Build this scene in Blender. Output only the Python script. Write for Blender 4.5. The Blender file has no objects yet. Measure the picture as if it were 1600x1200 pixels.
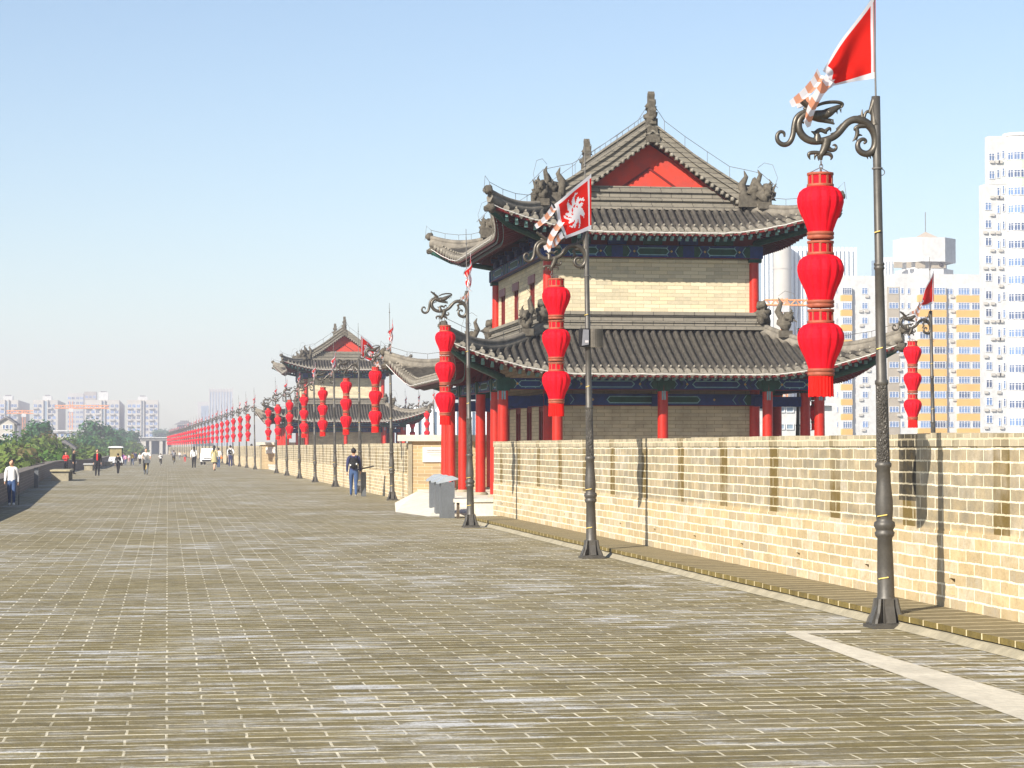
import bpy, math, random
from math import sin, cos, pi, radians as R
from mathutils import Vector, Matrix, noise
random.seed(7)
sc = bpy.context.scene
COL = sc.collection
# ------------------------------------------------------------------ camera maths
F = 3600.0; TH = math.atan(538/F); AL = math.atan(99/F); EYE = 1.65
def ray(px, py):
    r = (px-800)/F; u = (600-py)/F
    f = cos(AL)-sin(AL)*u; z = sin(AL)+cos(AL)*u
    return Vector((r*cos(TH)+f*sin(TH), -r*sin(TH)+f*cos(TH), z))
def P(px, py, Y):
    d = ray(px, py); t = Y/d.y
    return Vector((d.x*t, Y, EYE+d.z*t))
def G(px, py, z=0.0):
    d = ray(px, py); t = (z-EYE)/d.z
    return Vector((d.x*t, d.y*t, z))
# ------------------------------------------------------------------ mesh builder
class MB:
    def __init__(s): s.v=[]; s.f=[]; s.m=[]; s.s=[]
    def add(s, vs, fs, m=0, sm=False):
        b=len(s.v); s.v += [tuple(v) for v in vs]
        for f in fs:
            s.f.append(tuple(b+i for i in f)); s.m.append(m); s.s.append(sm)
    def box(s, x0,x1,y0,y1,z0,z1, m=0, M=None):
        vs=[Vector(p) for p in ((x0,y0,z0),(x1,y0,z0),(x1,y1,z0),(x0,y1,z0),(x0,y0,z1),(x1,y0,z1),(x1,y1,z1),(x0,y1,z1))]
        if M is not None: vs=[M@v for v in vs]
        s.add(vs, [(0,3,2,1),(4,5,6,7),(0,1,5,4),(1,2,6,5),(2,3,7,6),(3,0,4,7)], m)
    def tube(s, pts, rad, n=8, m=0, cap=True, sm=True, flat=1.0):
        pts=[Vector(p) for p in pts]; k=len(pts)
        if not hasattr(rad,'__len__'): rad=[rad]*k
        up=None; vs=[]
        for i,p in enumerate(pts):
            t=(pts[min(i+1,k-1)]-pts[max(i-1,0)])
            if t.length<1e-9: t=Vector((0,0,1))
            t.normalize()
            if up is None:
                up=Vector((0,0,1)) if abs(t.z)<.9 else Vector((0,1,0))
            a=t.cross(up)
            if a.length<1e-4: a=t.cross(Vector((1,0,0)))
            a.normalize(); b=a.cross(t).normalized(); up=b
            for j in range(n):
                q=2*pi*j/n; vs.append(p+(a*cos(q)+b*sin(q)*flat)*rad[i])
        fs=[(i*n+j, i*n+(j+1)%n, (i+1)*n+(j+1)%n, (i+1)*n+j) for i in range(k-1) for j in range(n)]
        s.add(vs,fs,m,sm)
        if cap: s.add(vs[:n],[tuple(range(n))[::-1]],m); s.add(vs[-n:],[tuple(range(n))],m)
    def lathe(s, prof, c=(0,0,0), n=16, m=0, sm=True, M=None, cap=True, mods=None):
        c=Vector(c); vs=[]
        for (r,z) in prof:
            for j in range(n):
                q=2*pi*j/n; rr=r*(mods(j) if mods else 1)
                v=Vector((rr*cos(q),rr*sin(q),z)); vs.append((M@v if M is not None else v)+c)
        k=len(prof)
        fs=[(i*n+j, i*n+(j+1)%n,(i+1)*n+(j+1)%n,(i+1)*n+j) for i in range(k-1) for j in range(n)]
        s.add(vs,fs,m,sm)
        if cap: s.add(vs[:n],[tuple(range(n))[::-1]],m); s.add(vs[-n:],[tuple(range(n))],m)
    def ball(s, c, rx, ry=None, rz=None, n=12, k=8, m=0, rough=0, seed=0):
        ry=ry or rx; rz=rz or rx; c=Vector(c); vs=[]
        for i in range(k+1):
            a=pi*i/k
            for j in range(n):
                q=2*pi*j/n; d=Vector((sin(a)*cos(q),sin(a)*sin(q),cos(a)))
                w=1+rough*noise.noise(d*2.3+Vector((seed,seed*.7,0)))
                vs.append(c+Vector((d.x*rx*w,d.y*ry*w,d.z*rz*w)))
        s.add(vs,[(i*n+j,(i+1)*n+j,(i+1)*n+(j+1)%n,i*n+(j+1)%n) for i in range(k) for j in range(n)],m,True)
    def prism(s, poly, d0, d1, ax='y', m=0, M=None):
        n=len(poly)
        def mk(p,d):
            v = Vector((p[0],d,p[1])) if ax=='y' else (Vector((d,p[0],p[1])) if ax=='x' else Vector((p[0],p[1],d)))
            return M@v if M is not None else v
        vs=[mk(p,d0) for p in poly]+[mk(p,d1) for p in poly]
        s.add(vs,[tuple(range(n)),tuple(range(2*n-1,n-1,-1))]+[(i,i+n,(i+1)%n+n,(i+1)%n) for i in range(n)],m)
    def build(s, name, mats, parent=None, loc=None, tag=None):
        me=bpy.data.meshes.new(name); me.from_pydata(s.v,[],s.f)
        if not isinstance(mats,(list,tuple)): mats=[mats]
        for q in mats: me.materials.append(q)
        me.polygons.foreach_set('material_index',s.m); me.polygons.foreach_set('use_smooth',s.s)
        me.update()
        o=bpy.data.objects.new(name,me); COL.objects.link(o)
        if parent: o.parent=parent
        if loc is not None: o.location=loc
        if tag: tagit(o,*tag)
        return o
def fixn(o):
    import bmesh
    b=bmesh.new(); b.from_mesh(o.data); bmesh.ops.recalc_face_normals(b,faces=b.faces); b.to_mesh(o.data); b.free()
def tagit(o,label=None,cat=None,group=None,kind=None):
    if label: o['label']=label
    if cat: o['category']=cat
    if group: o['group']=group
    if kind: o['kind']=kind
def thing(name,label,cat,loc=(0,0,0),rz=0,group=None):
    o=bpy.data.objects.new(name,None); COL.objects.link(o); o.location=loc; o.rotation_euler.z=rz; o.empty_display_size=.2
    tagit(o,label,cat,group); return o
KIDS={}
def copy_tree(o,parent=None):
    c=o.copy(); COL.objects.link(c); c.parent=parent
    for ch in list(o.children): copy_tree(ch,c)
    return c
def place(root,loc,rz=0,label=None,scale=None,first=[]):
    if root.name in first: c=copy_tree(root)
    else: c=root; first.append(root.name)
    c.location=loc; c.rotation_euler.z=rz
    if scale: c.scale=(scale,)*3
    if label: c['label']=label
    return c
ORD='first second third fourth fifth sixth seventh eighth ninth tenth eleventh twelfth thirteenth fourteenth fifteenth sixteenth seventeenth eighteenth nineteenth twentieth'.split()
def ordn(i):
    if i<20: return ORD[i]
    t=['twenty','thirty','forty','fifty'][(i+1)//10-2]; r=(i+1)%10
    return {'twenty':'twentieth','thirty':'thirtieth','forty':'fortieth','fifty':'fiftieth'}[t] if r==0 else t+'-'+ORD[r-1]
# ------------------------------------------------------------------ materials
def nd(nt,t,**k):
    n=nt.nodes.new(t)
    for a,b in k.items():
        if a in n.inputs: n.inputs[a].default_value=b
        else: setattr(n,a,b)
    return n
def base(name,rough=.7,metal=0,spec=.3):
    m=bpy.data.materials.new(name); m.use_nodes=True; nt=m.node_tree; b=nt.nodes['Principled BSDF']
    b.inputs['Roughness'].default_value=rough; b.inputs['Metallic'].default_value=metal; b.inputs['Specular IOR Level'].default_value=spec
    return m,nt,b
def mix(nt,fac,a,b,mode='MIX'):
    n=nt.nodes.new('ShaderNodeMix'); n.data_type='RGBA'; n.blend_type=mode
    for i,v in ((0,fac),(6,a),(7,b)):
        if hasattr(v,'links') or isinstance(v,bpy.types.NodeSocket): nt.links.new(v,n.inputs[i])
        elif i==0: n.inputs[0].default_value=v
        else: n.inputs[i].default_value=(*v[:3],1)
    return n.outputs[2]
def mth(nt,op,a,b=None,c=None,clamp=False):
    n=nt.nodes.new('ShaderNodeMath'); n.operation=op; n.use_clamp=clamp
    for i,v in enumerate((a,b,c)):
        if v is None: continue
        if isinstance(v,bpy.types.NodeSocket): nt.links.new(v,n.inputs[i])
        else: n.inputs[i].default_value=v
    return n.outputs[0]
def noi(nt,vec,scale,detail=3,rough=.6,lo=.35,hi=.65):
    n=nd(nt,'ShaderNodeTexNoise'); n.inputs['Scale'].default_value=scale; n.inputs['Detail'].default_value=detail; n.inputs['Roughness'].default_value=rough
    nt.links.new(vec,n.inputs['Vector'])
    r=nd(nt,'ShaderNodeMapRange'); r.inputs[1].default_value=lo; r.inputs[2].default_value=hi; nt.links.new(n.outputs[0],r.inputs[0])
    return r.outputs[0]
def bump(nt,b,h,st=.4,dist=.01):
    n=nd(nt,'ShaderNodeBump'); n.inputs['Strength'].default_value=st; n.inputs['Distance'].default_value=dist
    nt.links.new(h,n.inputs['Height']); nt.links.new(n.outputs[0],b.inputs['Normal'])
def mat(name,c,rough=.7,metal=0,var=.25,scale=3.0,c2=None,bmp=0,spec=.3,fine=None):
    m,nt,b=base(name,rough,metal,spec)
    tc=nd(nt,'ShaderNodeTexCoord').outputs['Object']
    if c2 is None: c2=tuple(x*(1-var) for x in c)
    f=noi(nt,tc,scale,4)
    col=mix(nt,f,c,c2)
    if fine:
        col=mix(nt,mth(nt,'MULTIPLY',noi(nt,tc,fine,3),.35),col,tuple(x*.5 for x in c))
    nt.links.new(col,b.inputs['Base Color'])
    if bmp: bump(nt,b,noi(nt,tc,scale*8,4),bmp)
    return m
def sepv(nt,src='Position'):
    if src=='Position': v=nd(nt,'ShaderNodeNewGeometry').outputs['Position']
    else: v=nd(nt,'ShaderNodeTexCoord').outputs['Object']
    s=nd(nt,'ShaderNodeSeparateXYZ'); nt.links.new(v,s.inputs[0]); return v,s.outputs
def brick(name,axes,bw,rh,mort,c1,c2,cm,src='Position',off=.5,bias=0,dirt=None,var=(.5,.5,.5),varamt=.3,rough=.85,zoff=0,bst=.5,band=None,top=None,dust=None,wob=.004,msm=.15,pal=None,vsc=1,chip=(22,.012),grime=.0):
    m,nt,b=base(name,rough)
    v,s=sepv(nt,src)
    cb=nd(nt,'ShaderNodeCombineXYZ')
    ax={'x':0,'y':1,'z':2}
    nw=nd(nt,'ShaderNodeTexNoise'); nw.inputs['Scale'].default_value=2.2; nt.links.new(v,nw.inputs['Vector'])
    w=mth(nt,'MULTIPLY',mth(nt,'SUBTRACT',nw.outputs[0],.5),wob*4)
    nf=nd(nt,'ShaderNodeTexNoise'); nf.inputs['Scale'].default_value=chip[0]; nf.inputs['Detail'].default_value=3; nt.links.new(v,nf.inputs['Vector'])
    wf=mth(nt,'MULTIPLY',mth(nt,'SUBTRACT',nf.outputs[0],.5),chip[1]); w=mth(nt,'ADD',w,wf)
    nt.links.new(mth(nt,'ADD',s[ax[axes[0]]],w),cb.inputs[0])
    vv=mth(nt,'MULTIPLY',mth(nt,'ADD',s[ax[axes[1]]],mth(nt,'ADD',w,zoff)),vsc); nt.links.new(vv,cb.inputs[1])
    t=nd(nt,'ShaderNodeTexBrick'); t.offset=off; t.inputs['Scale'].default_value=1
    t.inputs['Brick Width'].default_value=bw; t.inputs['Row Height'].default_value=rh; t.inputs['Mortar Size'].default_value=mort
    t.inputs['Mortar Smooth'].default_value=msm; t.inputs['Bias'].default_value=bias
    t.inputs['Color1'].default_value=(*c1,1); t.inputs['Color2'].default_value=(*c2,1); t.inputs['Mortar'].default_value=(*cm,1)
    nt.links.new(cb.outputs[0],t.inputs['Vector'])
    col=t.outputs['Color']; fac=t.outputs['Fac']
    if pal:
        row=mth(nt,'FLOOR',mth(nt,'DIVIDE',vv,rh))
        par=mth(nt,'SUBTRACT',1,mth(nt,'FLOORED_MODULO',row,2)) if off else 0.0
        sp=nt.nodes.new('ShaderNodeSeparateXYZ'); nt.links.new(cb.outputs[0],sp.inputs[0])
        num=mth(nt,'FLOOR',mth(nt,'DIVIDE',mth(nt,'ADD',sp.outputs[0],mth(nt,'MULTIPLY',par,bw*off)),bw))
        c2_=nt.nodes.new('ShaderNodeCombineXYZ'); nt.links.new(num,c2_.inputs[0]); nt.links.new(row,c2_.inputs[1])
        wn=nt.nodes.new('ShaderNodeTexWhiteNoise'); wn.noise_dimensions='2D'; nt.links.new(c2_.outputs[0],wn.inputs[0])
        rp=nt.nodes.new('ShaderNodeValToRGB'); rp.color_ramp.interpolation='LINEAR'; el=rp.color_ramp.elements
        while len(el)<len(pal): el.new(.5)
        for i,cc in enumerate(pal): el[i].position=i/(len(pal)-1); el[i].color=(*cc,1)
        nt.links.new(wn.outputs[0],rp.inputs[0])
        col=mix(nt,mth(nt,'MULTIPLY',mth(nt,'SUBTRACT',1,fac),.85),col,rp.outputs[0])
        if grime:
            col=mix(nt,mth(nt,'MULTIPLY',mth(nt,'MULTIPLY',noi(nt,v,5,6,.75,.45,.62),noi(nt,v,28,4,.7,.35,.65)),grime),col,tuple(x*.30 for x in c1))
    # blotches inside the bricks only
    blot=mth(nt,'MULTIPLY',noi(nt,v,9,5,.7),mth(nt,'SUBTRACT',1,fac))
    col=mix(nt,mth(nt,'MULTIPLY',blot,varamt),col,var)
    if top:   # another colour of brick above a height
        z0,z1,cc,amt=top
        r=nd(nt,'ShaderNodeMapRange'); r.inputs[1].default_value=z0; r.inputs[2].default_value=z1; nt.links.new(s[2],r.inputs[0])
        k=mth(nt,'MULTIPLY',mth(nt,'MULTIPLY',r.outputs[0],mth(nt,'SUBTRACT',1,mth(nt,'MULTIPLY',fac,.8))),mth(nt,'ADD',.35,noi(nt,v,3,4)))
        col=mix(nt,mth(nt,'MULTIPLY',k,amt,clamp=True),col,cc)
    if band:  # regular stained strips, plus one painted lantern shadow
        p,o,wd,z0,cc,amt=band
        fr=mth(nt,'FRACT',mth(nt,'DIVIDE',mth(nt,'SUBTRACT',s[1],o-wd/2),p))
        inn=mth(nt,'LESS_THAN',fr,wd/p)
        k=mth(nt,'MULTIPLY',mth(nt,'MULTIPLY',inn,mth(nt,'GREATER_THAN',s[2],z0)),mth(nt,'SUBTRACT',1,mth(nt,'MULTIPLY',fac,.65)))
        k=mth(nt,'MULTIPLY',k,mth(nt,'ADD',.45,noi(nt,v,2.0,3)))
        col=mix(nt,mth(nt,'MULTIPLY',k,amt,clamp=True),col,cc)
        d=mth(nt,'ABSOLUTE',mth(nt,'SUBTRACT',s[1],22.2))  # near-black patch: lantern shadow painted over the stained strip by the first lamp
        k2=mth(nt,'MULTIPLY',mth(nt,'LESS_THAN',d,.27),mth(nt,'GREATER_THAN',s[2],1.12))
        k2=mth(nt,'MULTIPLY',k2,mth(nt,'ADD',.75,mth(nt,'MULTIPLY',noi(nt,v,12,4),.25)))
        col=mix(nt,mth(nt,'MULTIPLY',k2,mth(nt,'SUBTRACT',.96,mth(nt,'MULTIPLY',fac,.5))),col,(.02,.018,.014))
    if dirt:
        col=mix(nt,mth(nt,'MULTIPLY',noi(nt,v,dirt[1],5,.65,.45,.72),dirt[2]),col,dirt[0])
    if dust:
        mp=nd(nt,'ShaderNodeMapping'); mp.inputs['Scale'].default_value=(1.3,6,1); nt.links.new(v,mp.inputs[0])
        f1=noi(nt,mp.outputs[0],.8,6,.74,.49,.62); f2=noi(nt,v,.2,3,.5,.40,.60)
        bk=nt.nodes.new('ShaderNodeMapRange'); bk.inputs[1].default_value=.45; bk.inputs[2].default_value=1.0; bk.inputs[3].default_value=.40; nt.links.new(wn.outputs[0],bk.inputs[0])
        fine=noi(nt,v,26,5,.8,.30,.62)
        k=mth(nt,'MULTIPLY',mth(nt,'MULTIPLY',f1,mth(nt,'ADD',.25,f2)),dust[1])
        k=mth(nt,'MULTIPLY',mth(nt,'MULTIPLY',k,fine),bk.outputs[0],clamp=True)
        wf2=nt.nodes.new('ShaderNodeMapRange'); wf2.inputs[1].default_value=.62; wf2.inputs[2].default_value=.30; nt.links.new(wn.outputs[0],wf2.inputs[0])
        lost=mth(nt,'MULTIPLY',mth(nt,'MULTIPLY',mth(nt,'MAXIMUM',noi(nt,v,1.7,5,.7,.50,.64),mth(nt,'MULTIPLY',wf2.outputs[0],noi(nt,v,6,4,.7,.35,.6))),fac),.85); col=mix(nt,lost,col,rp.outputs[0])
        col=mix(nt,k,col,dust[0])
        mp2=nd(nt,'ShaderNodeMapping'); mp2.inputs['Scale'].default_value=(1.1,4,1); mp2.inputs['Location'].default_value=(9,3,0); nt.links.new(v,mp2.inputs[0])
        f3=noi(nt,mp2.outputs[0],1.7,5,.7,.66,.72)
        col=mix(nt,mth(nt,'MULTIPLY',f3,.7),col,dust[2])
        col=mix(nt,mth(nt,'MULTIPLY',noi(nt,v,.12,3,.5,.4,.65),.14),col,(.30,.25,.14))
    nt.links.new(col,b.inputs['Base Color'])
    h=mth(nt,'ADD',mth(nt,'MULTIPLY',fac,-1),mth(nt,'MULTIPLY',noi(nt,v,30,4),.35))
    bump(nt,b,h,bst,.008)
    return m
M={}
M['pave']=brick('paving',('x','y'),.455,.116,.0088,(.17,.14,.075),(.12,.10,.06),(.70,.63,.46),varamt=.5,var=(.21,.16,.05),bst=1.0,dust=((.50,.50,.49),2.3,(.05,.028,.015)),wob=.008,vsc=.5,chip=(30,.012),grime=.8,
    pal=((.088,.070,.026),(.150,.120,.042),(.115,.094,.042),(.195,.158,.060),(.150,.130,.082),(.105,.085,.032)))
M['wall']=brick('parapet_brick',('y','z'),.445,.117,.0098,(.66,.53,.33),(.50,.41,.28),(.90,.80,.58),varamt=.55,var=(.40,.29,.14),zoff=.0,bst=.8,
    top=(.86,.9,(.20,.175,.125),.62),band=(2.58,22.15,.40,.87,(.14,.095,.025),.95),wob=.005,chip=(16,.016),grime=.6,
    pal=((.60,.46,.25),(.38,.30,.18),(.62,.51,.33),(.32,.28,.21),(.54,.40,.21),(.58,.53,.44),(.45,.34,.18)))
M['wallx']=brick('plaque_brick',('x','z'),.445,.107,.0085,(.55,.42,.24),(.46,.35,.2),(.60,.50,.33),varamt=.5,var=(.36,.27,.15),bst=.8,wob=.012,pal=((.55,.40,.20),(.42,.32,.17),(.48,.35,.18),(.34,.25,.14)))
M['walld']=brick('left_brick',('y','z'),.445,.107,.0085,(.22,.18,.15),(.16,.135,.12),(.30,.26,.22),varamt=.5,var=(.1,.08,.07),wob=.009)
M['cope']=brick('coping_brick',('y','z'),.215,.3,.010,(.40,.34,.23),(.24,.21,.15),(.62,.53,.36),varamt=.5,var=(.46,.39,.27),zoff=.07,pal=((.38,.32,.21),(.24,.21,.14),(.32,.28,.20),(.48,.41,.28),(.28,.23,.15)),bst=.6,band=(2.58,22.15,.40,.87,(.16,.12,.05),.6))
M['ledge']=brick('ledge_brick',('y','x'),.37,3.0,.015,(.15,.118,.055),(.115,.09,.042),(.55,.47,.30),off=0,zoff=1,varamt=.4,var=(.28,.23,.13))
M['ledgef']=brick('ledge_face',('y','z'),.37,.3,.014,(.13,.098,.028),(.095,.07,.02),(.6,.5,.3),off=0,zoff=.1,varamt=.4,var=(.3,.22,.06))
M['ljoint']=mat('ledge_joint',(.62,.53,.36),.9,var=.2,scale=8)
M['lb1']=mat('ledge_top_brick',(.165,.130,.068),.9,var=.45,scale=2.3,bmp=.4,fine=22)
M['lb2']=mat('ledge_face_brick',(.15,.112,.030),.9,var=.4,scale=2.3,bmp=.4,fine=22)
M['cem']=mat('cement',(.38,.335,.235),.9,var=.3,scale=4,bmp=.3,fine=25)
M['strip']=mat('strip_stone',(.62,.565,.45),.85,var=.25,scale=1.6,bmp=.3,fine=12)
M['stone']=mat('pale_stone',(.74,.68,.56),.8,var=.2,scale=2,bmp=.2,fine=14)
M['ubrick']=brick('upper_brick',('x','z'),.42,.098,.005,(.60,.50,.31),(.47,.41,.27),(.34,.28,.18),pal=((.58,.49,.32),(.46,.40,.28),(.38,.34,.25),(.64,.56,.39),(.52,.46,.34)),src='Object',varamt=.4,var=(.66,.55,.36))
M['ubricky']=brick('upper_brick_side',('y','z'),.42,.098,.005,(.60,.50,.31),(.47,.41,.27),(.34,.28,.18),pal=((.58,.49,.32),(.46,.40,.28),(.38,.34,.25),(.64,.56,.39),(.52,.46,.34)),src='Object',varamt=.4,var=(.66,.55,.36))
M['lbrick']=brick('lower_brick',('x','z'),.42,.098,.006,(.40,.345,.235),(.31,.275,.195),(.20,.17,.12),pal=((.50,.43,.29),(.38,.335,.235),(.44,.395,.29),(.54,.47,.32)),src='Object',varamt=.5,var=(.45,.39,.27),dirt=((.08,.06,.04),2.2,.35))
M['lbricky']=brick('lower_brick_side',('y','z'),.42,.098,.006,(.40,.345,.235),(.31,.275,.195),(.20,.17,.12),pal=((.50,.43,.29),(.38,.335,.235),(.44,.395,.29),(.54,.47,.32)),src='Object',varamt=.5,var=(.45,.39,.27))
M['bronze']=mat('dark_bronze',(.115,.10,.08),.42,.55,var=.35,scale=5,bmp=.06,spec=.5,fine=40)
M['pole']=mat('pole_grey',(.10,.092,.08),.5,.35,var=.3,scale=6,spec=.5,fine=40)
M['scroll']=mat('pole_scroll',(.10,.092,.08),.5,.35,var=.3,scale=6)
nt=M['scroll'].node_tree; bb=nt.nodes['Principled BSDF']
vo=nd(nt,'ShaderNodeTexVoronoi'); vo.inputs['Scale'].default_value=38; vo.feature='DISTANCE_TO_EDGE'; nt.links.new(nd(nt,'ShaderNodeTexCoord').outputs['Object'],vo.inputs[0]); bump(nt,bb,vo.outputs[0],1,.03)
M['gold']=mat('gold_mark',(.75,.55,.15),.5,var=.2)
def redcloth(name,c,tr=.35):
    m,nt,b=base(name,.75,0,.15)
    tc=nd(nt,'ShaderNodeTexCoord').outputs['Object']
    nt.links.new(mix(nt,noi(nt,tc,2.5,4),c,tuple(x*.8 for x in c)),b.inputs['Base Color'])
    t=nd(nt,'ShaderNodeBsdfTranslucent'); t.inputs[0].default_value=(*c,1)
    mx=nd(nt,'ShaderNodeMixShader'); mx.inputs[0].default_value=tr
    nt.links.new(b.outputs[0],mx.inputs[1]); nt.links.new(t.outputs[0],mx.inputs[2])
    nt.links.new(mx.outputs[0],nt.nodes['Material Output'].inputs[0])
    wv=nd(nt,'ShaderNodeTexNoise'); wv.inputs['Scale'].default_value=60; nt.links.new(tc,wv.inputs['Vector']); bump(nt,b,wv.outputs[0],.15,.004)
    return m
M['lred']=redcloth('lantern_silk',(.90,.006,.022),.14)
M['lred2']=redcloth('lantern_silk_fold',(.70,.004,.015),.10)
M['tassel']=redcloth('tassel_red',(.90,.012,.008),.2)
M['lframe']=mat('lantern_frame',(.33,.085,.045),.6,var=.3,scale=20)
M['fred']=redcloth('flag_red',(.86,.02,.012),.45)
M['fwhite']=redcloth('flag_white',(.88,.83,.84),.4)
M['fpink']=redcloth('streamer_salmon',(.80,.36,.22),.4)
M['col']=mat('column_red',(.52,.018,.006),.42,var=.25,scale=2.5,spec=.4,fine=9)
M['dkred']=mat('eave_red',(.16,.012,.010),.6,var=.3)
M['gred']=mat('gable_red',(.62,.045,.02),.75,var=.45,scale=1.6,c2=(.40,.05,.035))
M['tile']=mat('grey_tile',(.235,.208,.168),.85,var=.4,scale=4,c2=(.12,.107,.088),bmp=.35,fine=18)
M['tiled']=mat('pan_tile',(.075,.068,.058),.9,var=.35,scale=5,bmp=.3)
M['tilee']=mat('tile_end',(.30,.27,.22),.85,var=.45,scale=9,fine=22)
M['ridge']=brick('ridge_tile',('x','z'),.55,.13,.008,(.21,.187,.15),(.155,.14,.112),(.05,.045,.038),src='Object',varamt=.5,var=(.27,.24,.19))
M['ridgey']=brick('ridge_tile_side',('y','z'),.55,.13,.008,(.21,.187,.15),(.155,.14,.112),(.05,.045,.038),src='Object',varamt=.5,var=(.27,.24,.19))
M['orn']=mat('carved_grey',(.15,.13,.10),.9,var=.5,scale=12,bmp=.6,fine=30)
M['blue']=mat('beam_blue',(.010,.035,.16),.6,var=.35,scale=8)
M['green']=mat('beam_green',(.008,.065,.045),.6,var=.4,scale=9)
M['teal']=mat('beam_line',(.22,.42,.48),.6,var=.3,scale=10)
M['bgold']=mat('beam_gold',(.55,.35,.1),.5,var=.3)
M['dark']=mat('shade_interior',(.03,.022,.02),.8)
M['purple']=mat('lintel',(.33,.19,.20),.8,var=.2)
M['wire']=mat('light_cable',(.72,.70,.66),.5,var=.1)
M['rod']=mat('lightning_rod',(.17,.16,.15),.6,.3)
M['leafend']=mat('rafter_end',(.16,.30,.28),.6,var=.3,scale=12)
M['binm']=mat('bin_grey',(.15,.16,.17),.45,.2,var=.12,scale=3,fine=30)
M['binl']=mat('bin_lid',(.42,.46,.50),.35,.3,var=.15,scale=3)
M['glass']=mat('window_glass',(.08,.13,.22),.12,0,var=.3,scale=.6,spec=.8)
nt=M['glass'].node_tree; oi=nd(nt,'ShaderNodeObjectInfo'); bb=nt.nodes['Principled BSDF']; l0=bb.inputs['Base Color'].links[0].from_socket
nt.links.new(mix(nt,oi.outputs['Random'],(.015,.035,.10),(.13,.23,.45)),bb.inputs['Base Color'])
M['dglass']=mat('dark_glass',(.03,.035,.04),.15,spec=.8)
M['white']=mat('white_render',(.58,.575,.56),.8,var=.08,scale=.25,fine=1.2)
M['wframe']=mat('window_frame',(.8,.8,.8),.6)
M['yellow']=mat('ochre_spandrel',(.62,.35,.08),.8,var=.1,scale=.3)
M['brown']=mat('taupe_render',(.34,.29,.22),.8,var=.15,scale=.3)
M['palegreen']=mat('pale_green',(.50,.72,.45),.8,var=.1)
M['cream']=mat('cream_render',(.46,.43,.38),.8,var=.12,scale=.2)
M['bgrey']=mat('blue_grey_render',(.22,.29,.36),.8,var=.15,scale=.2)
M['fin']=mat('pale_fin',(.78,.82,.85),.7,var=.06,scale=.2)
M['bglass']=mat('blue_facade_glass',(.17,.27,.38),.25,var=.3,scale=.12,spec=.7)
M['roofg']=mat('grey_roof',(.17,.16,.16),.9,var=.25,scale=.8)
M['rooft']=mat('tan_roof',(.42,.35,.28),.8,var=.15)
M['orange']=mat('crane_orange',(.85,.30,.05),.6,var=.15)
M['skin']=mat('skin',(.58,.34,.22),.6,var=.1)
M['hair']=mat('hair',(.015,.012,.011),.5)
M['bark']=mat('bark',(.10,.075,.05),.9,var=.4,scale=3)
def cloth(n,c): return mat(n,c,.85,var=.22,scale=6)
for n,c in dict(cwhite=(.78,.76,.74),cjeans=(.045,.085,.19),cblack=(.012,.012,.014),cnavy=(.03,.035,.10),cred=(.62,.02,.02),cpattern=(.42,.36,.18),corange=(.7,.18,.03),cpurple=(.2,.06,.35),cpink=(.75,.35,.42),ctan=(.5,.4,.27),cgrey=(.2,.2,.22),cyel=(.6,.42,.1)).items(): M[n]=cloth(n,c)
M['rubber']=mat('rubber',(.02,.02,.02),.8)
M['carw']=mat('white_paint',(.8,.8,.8),.25,var=.04,spec=.6)
M['lamp']=mat('lamp_glass',(.75,.75,.72),.1,spec=.9)
# ------------------------------------------------------------------ sun, sky, camera
SUN_AZ=R(46); SUN_EL=R(31)
w=bpy.data.worlds.new('World'); sc.world=w; w.use_nodes=True
nt=w.node_tree; bg=nt.nodes['Background']; sk=nt.nodes.new('ShaderNodeTexSky'); sk.sky_type='NISHITA'; sk.sun_disc=False
sk.sun_elevation=SUN_EL; sk.sun_rotation=R(226); sk.air_density=1.0; sk.dust_density=.5; sk.ozone_density=2.2
nt.links.new(sk.outputs[0],bg.inputs[0]); bg.inputs[1].default_value=.08
sl=bpy.data.lights.new('sun','SUN'); sl.energy=5.0; sl.angle=R(.5); sl.color=(1,.93,.82)
so=bpy.data.objects.new('sun',sl); COL.objects.link(so)
so.rotation_euler=Vector((sin(SUN_AZ)*cos(SUN_EL),cos(SUN_AZ)*cos(SUN_EL),-sin(SUN_EL))).to_track_quat('-Z','Y').to_euler()
cd=bpy.data.cameras.new('camera'); cd.lens=36*F/1600; cd.sensor_width=36; cd.clip_end=6000; cd.clip_start=.1
co=bpy.data.objects.new('camera',cd); COL.objects.link(co); sc.camera=co
co.location=(0,0,EYE); co.rotation_euler=(pi/2+AL,0,-TH)
sc.view_settings.view_transform='Standard'; sc.view_settings.look='None'; sc.view_settings.exposure=.94; sc.view_settings.gamma=1
sc.cycles.volume_bounces=0; sc.cycles.max_bounces=6; sc.cycles.volume_max_steps=64
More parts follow.
